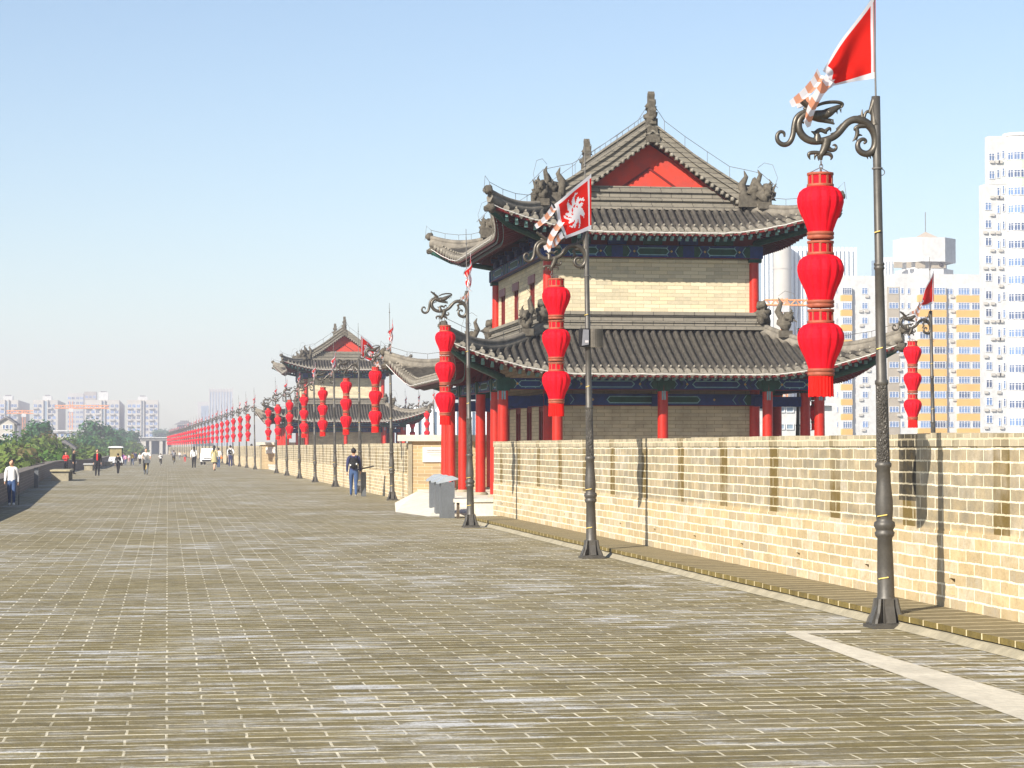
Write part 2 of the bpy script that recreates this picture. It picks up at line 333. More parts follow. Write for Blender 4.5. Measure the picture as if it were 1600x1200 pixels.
# ------------------------------------------------------------------ setting
def sh(Y): return 0 if Y<150 else -.0142*(Y-150)-.00001*(Y-150)**2
LEFT=[(-4.5,-12),(-4.5,20),(-4.62,63),(-5.15,81),(-7.1,150),(-7.0,168),(-5.6,178),(-5.6,205),(-6.3,300),(-9.0,560)]
def leftx(Y):
    for (a,b),(c,d) in zip(LEFT,LEFT[1:]):
        if Y<=d: return a+(c-a)*(Y-b)/(d-b)
    return LEFT[-1][0]
mb=MB(); Ys=[-12,0,20,45,50,72,80,110,150,155,178,205,240,280,330,390,450,520,560]
def rightx(Y): return 19.5 if (50<=Y<=72 or 155<=Y<=178) else 8.2+sh(Y)
for a,b in zip(Ys,Ys[1:]):
    xa=leftx(a)-.6; xb=leftx(b)-.6; ra=rightx((a+b)/2) if rightx((a+b)/2)>12 else 8.2+sh(a); rb=rightx((a+b)/2) if rightx((a+b)/2)>12 else 8.2+sh(b)
    mb.add([(xa,a,0),(ra,a,0),(rb,b,0),(xb,b,0)],[(0,1,2,3)],0)
    mb.add([(xa,a,0),(xb,b,0),(xb,b,-12),(xa,a,-12)],[(0,1,2,3)],1)
    mb.add([(ra,a,0),(rb,b,0),(rb,b,-12),(ra,a,-12)],[(3,2,1,0)],1)
    if ra>12:
        mb.add([(8.2,a,0),(ra,a,0),(ra,a,-12),(8.2,a,-12)],[(3,2,1,0)],1); mb.add([(8.2,b,0),(ra,b,0),(ra,b,-12),(8.2,b,-12)],[(0,1,2,3)],1)
mb.build('walkway',[M['pave'],M['lbricky']],tag=(None,None,None,'structure'))
mb=MB(); mb.add([(-2500,-500,-12),(3000,-500,-12),(3000,4500,-12),(-2500,4500,-12)],[(0,1,2,3)])
mb.build('ground',mat('city_ground',(.20,.21,.17),.95,var=.4,scale=.02),tag=(None,None,None,'structure'))
# pale stone strips let into the paving
mb=MB(); a=G(1228,990,.004); b=G(1262,990,.004); c=G(1640,1098,.004); d=G(1640,1140,.004)
mb.add([a,b,c,d],[(3,2,1,0)]); a=G(1228,986,.004); b=G(1345,985,.004); c=G(1345,988.5,.004); d=G(1228,990.5,.004)
mb.add([a,b,c,d],[(3,2,1,0)])
mb.build('paving_strip',M['strip'],tag=(None,None,None,'structure'))
# ------------------------------------------------------------------ parapets
WX=7.3
def wall_right(y0,y1,label,holes=True,shf=False):
    t=thing('brick_parapet',label,'wall',(WX,y0,0))
    b=MB(); c=MB(); L=y1-y0; X1=.42
    seg=[0,L] if not shf else [i*L/12 for i in range(13)]
    def sx(y): return sh(y0+y) if shf else 0
    for a,d in zip(seg,seg[1:]):
        def blk(bb,x0,x1,z0,z1,u0=a,u1=d,m=0):
            s0,s1=sx(u0),sx(u1)
            vs=[(x0+s0,u0,z0),(x1+s0,u0,z0),(x1+s1,u1,z0),(x0+s1,u1,z0),(x0+s0,u0,z1),(x1+s0,u0,z1),(x1+s1,u1,z1),(x0+s1,u1,z1)]
            bb.add(vs,[(0,3,2,1),(4,5,6,7),(0,1,5,4),(1,2,6,5),(2,3,7,6),(3,0,4,7)],m)
        blk(b,.012,X1,.86,1.66)
        if shf: blk(c,.0,X1+.01,1.66,1.78)
        else:
            rj=random.Random(int(y0)+50); y=a
            while y<d-.05:
                wd=rj.choice((.215,.215,.43)) ; wd=min(wd,d-y); jz=rj.uniform(-.012,.010); jx=rj.uniform(-.008,.008)
                c.box(jx,X1+.01,y+.006,y+wd-.006,1.66,1.78+jz); y+=wd
            c.box(.02,X1-.01,a,d,1.66,1.755)
        if holes:
            blk(b,0,X1,.42,.86); blk(b,.25,X1,0,.42); blk(b,0,.25,0,.26)
            y=a; hs=[h for h in [20.85+2.68*k-y0 for k in range(-12,40)] if a+.3<h<d-.3]
            for h in hs+[d]:
                e=h-.08 if h!=d else d
                blk(b,0,.25,.26,.42,y,e); y=h+.08
        else: blk(b,0,X1,0,.86)
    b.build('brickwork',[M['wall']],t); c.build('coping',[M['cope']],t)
    return t
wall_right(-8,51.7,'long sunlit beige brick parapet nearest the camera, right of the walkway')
wall_right(70.64,157.2,'beige brick parapet between the two pavilions, behind the person with a backpack',False)
wall_right(176.14,540,'farthest stretch of brick parapet behind the distant rows of lanterns',False,True)
# ledge at the foot of the near parapet
t=thing('brick_ledge','low olive brick ledge along the foot of the near parapet','ledge',(6.6,0,0))
b=MB(); b.box(.07,.70,-8,50.6,.0,.085,0); b.build('cement_base',M['cem'],t)
b=MB(); rj=random.Random(9)
ys_=[-8+.37*k for k in range(159)]; n=len(ys_); es=[rj.uniform(-.010,.006) for _ in ys_]; zs=[rj.uniform(-.003,.003) for _ in ys_]
vs=[]
for y,e,z in zip(ys_,es,zs): vs+=[(e,y,.076),(e,y,.128+z),(.70,y,.137)]
b.add(vs,[(3*k,3*k+1,3*k+4,3*k+3) for k in range(n-1)],1); b.add(vs,[(3*k+1,3*k+2,3*k+5,3*k+4) for k in range(n-1)],0)
b.add([(0,ys_[-1],0),(0,ys_[-1],.128),(.7,ys_[-1],.137),(.7,ys_[-1],0)],[(0,1,2,3)],1)
b.build('brick_top',[M['ledge'],M['ledgef']],t)
b=MB(); b.prism([(-.07,0.004),(.07,.004),(.07,.082),(.0,.055)],-8,50.6,'y'); b.build('cement_fillet',M['cem'],t)
# left parapet, low, broken line
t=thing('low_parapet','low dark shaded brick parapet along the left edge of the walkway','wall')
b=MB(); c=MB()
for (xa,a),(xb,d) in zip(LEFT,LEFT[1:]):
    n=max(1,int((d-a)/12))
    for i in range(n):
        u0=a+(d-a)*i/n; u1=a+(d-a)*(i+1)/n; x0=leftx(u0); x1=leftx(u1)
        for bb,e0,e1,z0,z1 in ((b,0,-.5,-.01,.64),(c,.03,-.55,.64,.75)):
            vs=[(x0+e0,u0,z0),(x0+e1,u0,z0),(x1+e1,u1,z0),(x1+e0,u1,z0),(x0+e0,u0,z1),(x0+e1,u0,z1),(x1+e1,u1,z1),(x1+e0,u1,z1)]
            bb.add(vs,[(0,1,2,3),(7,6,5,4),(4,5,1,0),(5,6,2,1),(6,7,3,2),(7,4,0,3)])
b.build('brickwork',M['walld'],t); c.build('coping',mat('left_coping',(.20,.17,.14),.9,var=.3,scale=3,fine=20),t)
# plaque walls closing each opening
def plaque_wall(Y,X,label,lines=True):
    t=thing('plaque_wall',label,'wall',(X,Y,0))
    b=MB(); b.box(0,3.7,0,.42,0,1.84); b.build('brickwork',M['wallx'],t)
    b=MB(); b.box(-.30,3.75,-.14,.5,1.84,2.03); b.build('cap_slab',M['stone'],t); b=MB(); b.box(-.02,.10,-.03,-.002,.0,1.84); b.build('corner_strip',M['cem'],t)
    b=MB(); b.box(.42,1.22,-.05,-.004,1.20,1.66); o=b.build('plaque',mat('plaque_marble',(.70,.69,.64),.5,var=.08),t)
    b=MB()
    random.seed(3)
    for k,(z,x0,x1,h) in enumerate(((1.56,.56,1.1,.035),(1.50,.54,1.12,.022),(1.44,.62,1.05,.012),(1.39,.66,1.0,.012))):
        x=x0
        while x<x1:
            wd=h*.8; b.box(x,x+wd*.8,-.053,-.051,z-h/2,z+h/2,0); x+=wd*random.choice((1.15,1.3))
    b.build('lettering',mat('plaque_text',(.25,.24,.22),.6),o)
    return t
plaque_wall(70.2,WX,'brick wall with white plaque and pale stone cap beside the near pavilion')
plaque_wall(175.7,WX-.35,'distant brick wall with white plaque and stone cap beside the far pavilion')
# ------------------------------------------------------------------ pavilion
def make_pavilion():
    root=thing('pavilion','large two storey grey tiled pavilion with red gable and red columns, nearest the camera','pavilion',group='pavilions on the wall')
    OX,OY,IX,IY=4.125,6.075,2.75,4.725; PZ=.37
    b=MB(); b.box(-OX-.75,OX+.75,-OY-.6,OY+.6,0,PZ-.12); b.box(-OX-.8,OX+.8,-OY-.65,OY+.65,PZ-.12,PZ); b.build('stone_platform',M['stone'],root)
    # columns
    b=MB(); b.lathe([(.140,0),(.138,1.2),(.132,2.45),(.130,2.90)],n=20); proto=b.build('column',M['col'],root,(0,0,PZ))
    b=MB(); b.lathe([(.20,0),(.21,.03),(.17,.07)],n=16); b.build('column_base',M['cem'],proto)
    pos=[]
    for y in (-OY,OY):
        for x in (-OX,-IX+.02,0,IX,OX): pos.append((x,y))
    for x in (-OX,OX):
        for y in (-IY,-1.87,1.85,IY): pos.append((x,y))
    for x in (-IX,IX):
        for y in (-IY-.02,IY+.02): pos.append((x,y))
    for i,(x,y) in enumerate(pos):
        c=proto if i==0 else copy_tree(proto,root)
        c.location=(x,y,PZ)
    # core
    b=MB()
    x0,x1,y0,y1=-IX+.10,IX-.10,-IY+.02,IY-.02
    def fb(y,ya): b.box(x0,x1,y,ya,PZ,4.9,0)
    b.box(x0,x1,y0,y0+.3,PZ,4.9,0); b.box(x0,x1,y1-.3,y1,PZ,4.9,0)
    # side walls as piers with openings between
    for X in (x0,x1-.3):
        cuts=[-3.1,-1.0,1.0,3.1]; ys=[y0+.3]
        for cc in cuts: ys += [cc-.42,cc+.42]
        ys.append(y1-.3)
        for k in range(0,len(ys),2): b.box(X,X+.3,ys[k],ys[k+1],PZ,4.9,1)
        for k in range(1,len(ys)-1,2): b.box(X,X+.3,ys[k],ys[k+1],2.75,4.9,1)
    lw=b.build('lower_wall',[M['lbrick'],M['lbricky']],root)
    for X in (x0,x1-.3):
        for cc in (-3.1,-1.0,1.0,3.1):
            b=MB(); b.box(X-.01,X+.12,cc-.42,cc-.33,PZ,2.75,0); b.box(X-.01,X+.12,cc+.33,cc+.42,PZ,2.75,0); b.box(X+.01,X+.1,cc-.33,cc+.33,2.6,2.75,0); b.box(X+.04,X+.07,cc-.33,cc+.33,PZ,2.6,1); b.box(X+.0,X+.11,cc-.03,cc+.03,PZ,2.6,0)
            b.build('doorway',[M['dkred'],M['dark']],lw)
    # painted beams
    def beam(name,hx,hy,z0,z1,th,bays_x,bays_y,skip=()):
        b=MB(); zc=(z0+z1)/2; h=(z1-z0)/2
        for sx,sy,half,bays in ((0,-1,hy,bays_x),(0,1,hy,bays_x),(-1,0,hx,bays_y),(1,0,hx,bays_y)):
            L=(hx if sy else hy)
            if sy: Mx=Matrix.Translation((0,sy*half,0))@(Matrix.Rotation(0 if sy<0 else pi,4,'Z'))
            else: Mx=Matrix.Translation((sx*half,0,0))@Matrix.Rotation(-pi/2 if sx<0 else pi/2,4,'Z')
            b.box(-L-.12*(1 if sy else 0),L+.12*(1 if sy else 0),-th/2,th/2,z0,z1,0,Mx)
            for u0,u1 in zip(bays,bays[1:]):
                w=u1-u0-.3
                if w<.5: 
                    b.box(u0+.16,u1-.16,-th/2-.006,-th/2,z0+.03,z1-.03,1,Mx); continue
                c=(u0+u1)/2; hw=w/2; f=-th/2
                b.box(c-hw,c-hw+.16,f-.006,f,z0+.02,z1-.02,1,Mx); b.box(c+hw-.16,c+hw,f-.006,f,z0+.02,z1-.02,1,Mx)
                for q in (-1,1):
                    for k in range(3):
                        xx=c+q*(hw-.22-.14*k); hh=h-.03
                        for zz in (-1,1):
                            b.prism([(xx,zc),(xx+.018*q,zc),(xx+.018*q+.09*q,zc+zz*hh),(xx+.09*q,zc+zz*hh)],f-.009,f-.001,'y',2 if k%2==0 else 1,Mx)
                    xg=c+q*hw*.62; b.prism([(xg-.035,zc),(xg,zc+.035),(xg+.035,zc),(xg,zc-.035)],f-.011,f-.002,'y',3,Mx)
                hw2=hw*.45; hh=h*.62
                b.prism([(c-hw2-.08,zc),(c-hw2,zc+hh),(c+hw2,zc+hh),(c+hw2+.08,zc),(c+hw2,zc-hh),(c-hw2,zc-hh)],f-.007,f-.001,'y',2,Mx)
                b.prism([(c-hw2-.05,zc),(c-hw2+.012,zc+hh-.022),(c+hw2-.012,zc+hh-.022),(c+hw2+.05,zc),(c+hw2-.012,zc-hh+.022),(c-hw2+.012,zc-hh+.022)],f-.010,f-.002,'y',0 if len(bays)%2 else 1,Mx)
            b.box(-L,L,-th/2-.004,-th/2+.01,z0-.012,z0+.006,4,Mx)
        return b.build(name,[M['blue'],M['green'],M['teal'],M['bgold'],M['dkred']],root)
    bx=[-OX,-IX,0,IX,OX]; by=[-OY,-IY,-1.86,1.86,IY,OY]
    beam('painted_beam',OX,OY,3.12,3.40,.2,bx,by)
    beam('inner_beam',IX,IY+.15,2.74,3.04,.18,[-IX,IX],[-IY,-1.86,1.86,IY])
    for x in bx:
        for s in (-1,1):
            b=MB(); b.box(x-.16,x+.16,s*OY-.13,s*OY+.13,3.08,3.42,0); b.box(x-.05,x+.05,s*(OY+.12)-.01,s*(OY+.12)+.03,2.86,3.09,1); b.build('bracket',[M['green'],M['teal'],M['blue']],root)
    for y in by:
        for s in (-1,1):
            b=MB(); b.box(s*OX-.13,s*OX+.13,y-.16,y+.16,3.08,3.42,0); b.box(s*(OX+.12)-.01,s*(OX+.12)+.03,y-.05,y+.05,2.86,3.09,1); b.build('bracket',[M['green'],M['teal'],M['blue']],root)
    for s in (-1,1):
        for x in (-IX,IX,0):
            b=MB(); b.box(x-.06,x+.06,min(s*OY,s*IY),max(s*OY,s*IY),2.72,2.98,0); b.build('tie_beam',M['blue'],root)
        for y in (-IY,-1.86,1.86,IY):
            b=MB(); b.box(min(s*OX,s*IX),max(s*OX,s*IX),y-.06,y+.06,2.72,2.98,0); b.build('tie_beam',M['blue'],root)
    # roof geometry
    def warp(x,y,z,A,B,L,bl,lift):
        kx=max(0,min(1,(abs(x)-(A-L))/L)); ky=max(0,min(1,(abs(y)-(B-L))/L))
        k=(kx*ky)**2
        sxx=1 if x>0 else -1; syy=1 if y>0 else -1
        return Vector((x+sxx*bl*k,y+syy*bl*k,z+lift*k))
    class Skirt:
        def __init__(s,a0,b0,a1,b1,zt,ze,L,bl,lift,sag): s.__dict__.update(locals())
        def z(s,t): return s.zt+(s.ze-s.zt)*t + -s.sag*sin(pi*t)
        def pt(s,side,c,t,dz=0):
            # side: 'f' front/back (y), 'l' sides (x); c is the coordinate along the eave
            sg,ax=side
            if ax=='y': x=c; y=sg*(s.b0+(s.b1-s.b0)*t)
            else: y=c; x=sg*(s.a0+(s.a1-s.a0)*t)
            return warp(x,y,s.z(t)+dz,s.a1,s.b1,s.L,s.bl,s.lift)
        def tmin(s,side,c):
            ax=side[1]; i,o=(s.a0,s.a1) if ax=='y' else (s.b0,s.b1)
            return max(0,(abs(c)-i)/(o-i))
        def half(s,side): return s.a1 if side[1]=='y' else s.b1
    SIDES=[(-1,'y'),(1,'y'),(-1,'x'),(1,'x')]
    def barrel(b,pts,side,r=.078,end=True):
        sg,ax=side
        al=Vector((1,0,0)) if ax=='y' else Vector((0,1,0))
        n=len(pts); vs=[]; K=6; rings=0
        for i,p in enumerate(pts):
            for rr in ((r,) if i in (0,) else (r*.86,r) if i<n-1 else (r*.86,)):
                for j in range(K+1):
                    q=pi*j/K; vs.append(p+al*cos(q)*rr+Vector((0,0,sin(q)*rr*1.05)))
                rings+=1
        m=K+1
        b.add(vs,[(i*m+j,i*m+j+1,(i+1)*m+j+1,(i+1)*m+j) for i in range(rings-1) for j in range(K)],0,True)
        if end:
            p=pts[-1]; out=(pts[-1]-pts[-2]).normalized()
            q0=p+out*.02
            ring=[q0+al*cos(2*pi*j/12)*r*1.0+Vector((0,0,sin(2*pi*j/12)*r*1.0+.02)) for j in range(12)]
            ring2=[v-out*.06 for v in ring]
            b.add(ring+ring2,[tuple(range(12))]+[(i,(i+1)%12,12+(i+1)%12,12+i) for i in range(12)],2)
            k0=pts[max(0,n-2)]; b.ball(p-out*.16+Vector((0,0,r+.03)),.035,n=6,k=4,m=2)
    def skirt_roof(name,S,upper=None):
        par=MB(); tl=MB()
        for side in SIDES:
            H=S.half(side); i0=S.a0 if side[1]=='y' else S.b0
            NC=44
            grid=[]
            for k in range(NC+1):
                c=-H+2*H*k/NC; t0=S.tmin(side,c); grid.append([S.pt(side,c,t0+(1-t0)*j/6) for j in range(7)])
            vs=[p for row in grid for p in row]; par.add(vs,[(k*7+j,k*7+j+1,(k+1)*7+j+1,(k+1)*7+j) for k in range(NC) for j in range(6)],0,True)
            # soffit and fascia
            vs2=[p-Vector((0,0,.10)) for row in grid for p in row[-1:]]; vs3=[row[-1] for row in grid]
            vs4=[]
            for k in range(NC+1):
                c=-H+2*H*k/NC; 
                q=S.pt(side,c*(1-.35*1),.25,-.12) if False else None
                t0=S.tmin(side,c); ii=t0+(1-t0)*.0
                vs4.append(S.pt(side,c,ii,-.14))
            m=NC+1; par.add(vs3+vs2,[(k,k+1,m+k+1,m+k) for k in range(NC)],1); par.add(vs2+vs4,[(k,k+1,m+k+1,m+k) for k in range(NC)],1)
            nrow=int(2*H/.198); 
            for k in range(nrow):
                c=-H+2*H*(k+.5)/nrow; t0=S.tmin(side,c)
                Lr=(S.pt(side,c,1)-S.pt(side,c,t0)).length
                if Lr<.12: continue
                nt_=max(2,int(Lr/.26)+1)
                pts=[S.pt(side,c,t0+(1-t0)*j/(nt_-1),.02) for j in range(nt_)]
                if upper and side[1]=='x' and abs(c)<upper['yr']:
                    up=[Vector((side[0]*xx,c,zz+.02)) for xx,zz in upper['prof']]
                    pts=up+pts[1:] if True else pts
                barrel(tl,pts,side)
                # drip tile
                c2=c+H/nrow; 
                if abs(c2)<H:
                    e=S.pt(side,c2,1.0); sg,ax=side
                    o=Vector((0,sg*.035,0)) if ax=='y' else Vector((sg*.035,0,0)); al=Vector((.08,0,0)) if ax=='y' else Vector((0,.08,0))
                    tl.add([e+o-al+Vector((0,0,.03)),e+o+al+Vector((0,0,.03)),e+o+al*.7-Vector((0,0,.05)),e+o-Vector((0,0,.11)),e+o-al*.7-Vector((0,0,.05))],[(0,1,2,3,4)],1)
        if upper:
            pr=upper['prof']; Y=upper['yr']
            for sg in (-1,1):
                vs=[]
                for xx,zz in pr: vs += [(sg*xx,-Y,zz),(sg*xx,Y,zz)]
                par.add(vs,[(2*i,2*i+1,2*i+3,2*i+2) for i in range(len(pr)-1)],0,True)
                vs=[(a,b_,c_-.10) for a,b_,c_ in vs]; par.add(vs,[(2*i,2*i+2,2*i+3,2*i+1) for i in range(len(pr)-1)],1)
        ro=par.build(name,[M['tiled'],M['dkred']],root); tl.build('barrel_tiles',[M['tile'],M['tilee'],M['tilee']],ro)
        # rafters under the eaves
        rf=MB()
        for side in SIDES:
            H=S.half(side); sg,ax=side; n=int(2*H/.2)
            for k in range(n):
                c=-H+2*H*(k+.5)/n; t0=max(S.tmin(side,c),.35)
                if t0>.93: continue
                for lay,(ta,tb,dz,hw) in enumerate(((t0,.965,-.15,.035),(t0,.88,-.25,.045))):
                    if tb<=ta+.05: continue
                    p=S.pt(side,c,ta,dz); q=S.pt(side,c,tb,dz)
                    al=Vector((hw,0,0)) if ax=='y' else Vector((0,hw,0)); u=Vector((0,0,hw))
                    vs=[p-al-u,p+al-u,p+al+u,p-al+u,q-al-u,q+al-u,q+al+u,q-al+u]
                    rf.add(vs,[(0,3,7,4),(1,5,6,2),(0,4,5,1),(3,2,6,7)],0); rf.add(vs[4:],[(0,1,2,3)],1)
        rf.build('rafters',[M['dkred'],M['leafend']],ro)
        # light cable draped along the eave
        wr=MB()
        for side in SIDES:
            H=S.half(side); pts=[]
            for k in range(41):
                c=-H+2*H*k/40; p=S.pt(side,c,1,-.0); sg,ax=side
                pts.append(p+(Vector((0,sg*.09,0)) if ax=='y' else Vector((sg*.09,0,0)))+Vector((0,0,-.01-.02*abs(sin(k*1.3)))))
            wr.tube(pts,.010,5)
        wr.build('eave_cable',M['wire'],ro)
        return ro
    def hip(ro,S,sx,sy,z_in,x_in,y_in,rad=.085):
        b=MB(); pts=[]; N=12
        for i in range(N+1):
            t=i/N*1.03
            x=sx*(S.a0+(S.a1-S.a0)*t); y=sy*(S.b0+(S.b1-S.b0)*t)
            p=warp(x,y,S.z(min(t,1)),S.a1,S.b1,S.L,S.bl,S.lift)
            pts.append(p+Vector((0,0,.10+.10*t**4)))
        b.tube([p-Vector((0,0,.05)) for p in pts],[.10]*len(pts),6,0,flat=1.5)
        b.tube([p+Vector((0,0,.10)) for p in pts],[.075]*len(pts),8,0)
        o=b.build('hip_ridge',M['tile'],ro)
        d=(pts[-1]-pts[-3]).normalized()
        b=MB(); p=pts[-1]
        b.ball(p+d*.06+Vector((0,0,.12)),.13,.13,.12,n=10,k=7,rough=.5,seed=1)
        b.build('corner_beast',M['orn'],ro); b=MB()
        b.ball(p-d*.05+Vector((0,0,-.30)),.16,.16,.11,n=10,k=7,rough=.8,seed=4); b.tube([p-d*.5+Vector((0,0,-.34)),p+Vector((0,0,-.30))],[.07,.06],6)
        b.build('beam_head',M['orn'],ro)
        # seated beast where the ridge steps up, plus small figures
        i=int(N*.30); q=pts[i]+Vector((0,0,.12))
        b=MB(); s=1.0
        b.box(q.x-.16,q.x+.16,q.y-.16,q.y+.16,q.z-.1,q.z+.08)
        b.ball(q+Vector((0,0,.25)),.17,.17,.22,n=12,k=8,rough=.9,seed=2)
        e=Vector((sx,sy,0)).normalized()
        b.ball(q+e*.12+Vector((0,0,.42)),.12,.12,.13,n=10,k=8,rough=1.0,seed=6)
        b.tube([q+e*.1+Vector((0,0,.5)),q+e*.2+Vector((0,0,.6)),q+e*.14+Vector((0,0,.68))],[.04,.03,.008],6)
        b.tube([q-e*.05+Vector((0,0,.35)),q-e*.22+Vector((0,0,.6)),q-e*.12+Vector((0,0,.82)),q-e*.2+Vector((0,0,.95))],[.10,.09,.055,.01],7)
        for w in (-1,1): b.tube([q+e*.18+Vector((w*.05,-w*.05,.36)),q+e*.3+Vector((w*.04,-w*.04,.3))],[.03,.012],5)
        b.build('ridge_beast',M['orn'],ro)
        # lightning wire
        b=MB()
        top=[]
        for k in (4,6,8,10,12):
            a=pts[k]+Vector((0,0,.1)); c=a+Vector((0,0,.26+.03*sin(k*3))); b.tube([a,c],.006,4); top.append(c)
        b.tube(top+[top[-1]+d*.18+Vector((0,0,.10)),top[-1]+d*.24+Vector((0,0,-.35))],.007,4)
        arc=[q-e*.2+Vector((0,0,1.0)),q+Vector((0,0,1.12)),q+e*.25+Vector((0,0,1.05)),q+e*.4+Vector((0,0,.7)),top[0]]
        b.tube(arc,.006,4)
        b.build('lightning_wire',M['rod'],ro)
        return pts
    # lower roof
    S1=Skirt(IX,IY,OX+1.15,OY+1.15,4.74,3.50,3.0,.46,.78,.07)
    r1=skirt_roof('lower_roof',S1)
    for sx in (-1,1):
        for sy in (-1,1): hip(r1,S1,sx,sy,0,0,0)
    b=MB()
    hz=[(.30,4.72,4.82),(.20,4.82,4.90),(.24,4.90,4.94),(.15,4.94,5.06),(.19,5.06,5.10),(.22,5.10,5.18)]
    for w,z0,z1 in hz:
        for s in (-1,1):
            b.box(-IX-w,IX+w,min(s*IY,s*(IY+w)),max(s*IY,s*(IY+w)),z0,z1,0)
            b.box(min(s*IX,s*(IX+w)),max(s*IX,s*(IX+w)),-IY,IY,z0,z1,1)
    rb=b.build('wall_ridge',[M['ridge'],M['ridgey']],r1)
    for s in (-1,1):
        for q in (-1,1):
            b=MB(); c=Vector((s*(IX+.18),q*(IY+.2),5.1)); b.ball(c+Vector((0,0,.0)),.2,.2,.22,n=12,k=9,rough=1.1,seed=3); b.ball(c+Vector((s*-.02,0,.25)),.15,.15,.13,n=10,k=8,rough=.8,seed=8)
            b.build('corner_carving',M['orn'],r1)
    # upper storey
    b=MB(); Z0,Z1=5.05,6.60
    b.box(-IX+.1,IX-.1,-IY+.0,-IY+.3,Z0,Z1,0); b.box(-IX+.1,IX-.1,IY-.3,IY,Z0,Z1,0)
    wins=[-1.95,.95,3.55]
    for X in (-IX+.02,IX-.32):
        ys=[-IY+.3]
        for c in wins: ys+=[c-.48,c+.48]
        ys.append(IY-.3)
        for k in range(0,len(ys),2): b.box(X,X+.3,ys[k],ys[k+1],Z0,Z1,1)
        for k in range(1,len(ys)-1,2): b.box(X,X+.3,ys[k],ys[k+1],Z0,5.22,1); b.box(X,X+.3,ys[k],ys[k+1],6.22,Z1,1)
    b.box(-IX+.02,IX-.02,-IY-.05,-IY+.1,6.48,6.56,0)
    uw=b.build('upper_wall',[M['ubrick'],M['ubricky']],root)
    for X,s in ((-IX+.02,-1),(IX-.02,1)):
        for c in wins:
            b=MB(); xa,xb=sorted((X-s*.10,X-s*.14)); b.box(xa,xb,c-.48,c+.48,5.22,6.22,1)
            xa,xb=sorted((X+s*.03,X-s*.05)); b.box(xa,xb,c-.56,c+.56,6.10,6.32,0)
            xa,xb=sorted((X-s*.03,X-s*.09))
            for q in (-.48,-.02,.42): b.box(xa,xb,c+q,c+q+.06,5.22,6.10,2)
            b.build('window',[M['purple'],M['dark'],M['dkred']],uw)
    b=MB(); b.lathe([(.13,5.0),(.125,6.95)],n=18); uc=b.build('upper_column',M['col'],root,(-IX,-IY,0))
    for x,y in ((IX,-IY),(-IX,IY),(IX,IY)):
        c=uc.copy(); COL.objects.link(c); c.parent=root; c.location=(x,y,0)
    beam('upper_painted_beam',IX+.08,IY+.08,6.60,6.92,.2,[-IX,-.95,.95,IX],[-IY,-1.6,1.6,IY])
    b=MB(); b.box(-IX-.08,IX+.08,-IY-.06,IY+.06,6.92,7.25,0)
    for s in (-1,1):
        for x in (-1.9,-.95,0,.95,1.9): b.box(x-.24,x+.24,s*(IY+.14)-.09,s*(IY+.14)+.09,6.94,7.10,1 if x in(-.95,.95) else 2); b.box(x-.07,x+.07,s*(IY+.2)-.12,s*(IY+.2)+.12,7.08,7.2,1)
        for y in (-3.5,-2,-.6,.8,2.2,3.6): b.box(s*(IX+.14)-.09,s*(IX+.14)+.09,y-.24,y+.24,6.94,7.10,1); b.box(s*(IX+.2)-.12,s*(IX+.2)+.12,y-.07,y+.07,7.08,7.2,1)
        for q in (-1,1):
            b.box(s*IX-.17,s*IX+.17,q*IY-.17,q*IY+.17,6.5,6.95,2)
    b.build('bracket_set',[M['dkred'],M['blue'],M['green']],root)
    for s in (-1,1):
        for q in (-1,1): # corner beams that carry the upturned eaves
            b=MB(); b.tube([(s*IX,q*IY,7.0),(s*(IX+1.2),q*(IY+1.2),7.3),(s*(IX+1.75),q*(IY+1.7),7.62)],[.09,.08,.07],6); b.build('corner_beam',M['green'],root)
            b=MB(); b.tube([(s*OX,q*OY,3.4),(s*(OX+1.0),q*(OY+1.0),3.75),(s*(OX+1.55),q*(OY+1.5),4.1)],[.10,.09,.07],6); b.build('corner_beam',M['green'],root)
    # upper roof: hip-and-gable
    GX,GY=2.5,4.72
    S2=Skirt(GX,GY-.05,IX+1.25,IY+1.25,7.90,7.17,2.6,.48,.60,.03)
    prof=[(.05,9.80),(.5,9.42),(1.1,8.92),(1.8,8.40),(GX,7.92)]
    r2=skirt_roof('upper_roof',S2,dict(yr=GY+.02,prof=prof))
    for sx in (-1,1):
        for sy in (-1,1): hip(r2,S2,sx,sy,0,0,0)
    # gable walls
    for s in (-1,1):
        b=MB(); yy=s*(GY-.30)
        b.prism([(-GX,8.2),(GX,8.2),(1.75,8.5),(0,9.62),(-1.75,8.5)],yy,yy-s*.1,'y',0)
        for q in (-1,1):
            b.prism([(0,9.02),(q*.80,8.46),(q*.70,8.46),(0,8.95)],yy+s*.028,yy,'y',1)
        g=b.build('gable_board',[M['gred'],M['dkred']],r2)
        b=MB()
        for w,z0,z1 in ((.10,7.86,7.98),(-.02,7.98,8.10),(.04,8.10,8.14),(-.10,8.14,8.32),(-.05,8.32,8.38),(-.13,8.38,8.49)):
            a,c=sorted((s*(GY-.5),s*(GY+w+.02))); b.box(-GX+.1,GX-.1,a,c,z0,z1,0)
        b.build('gable_sill',M['ridge'],r2)
        # verge: stacked courses following the slope, with a row of little hanging tiles
        b=MB(); 
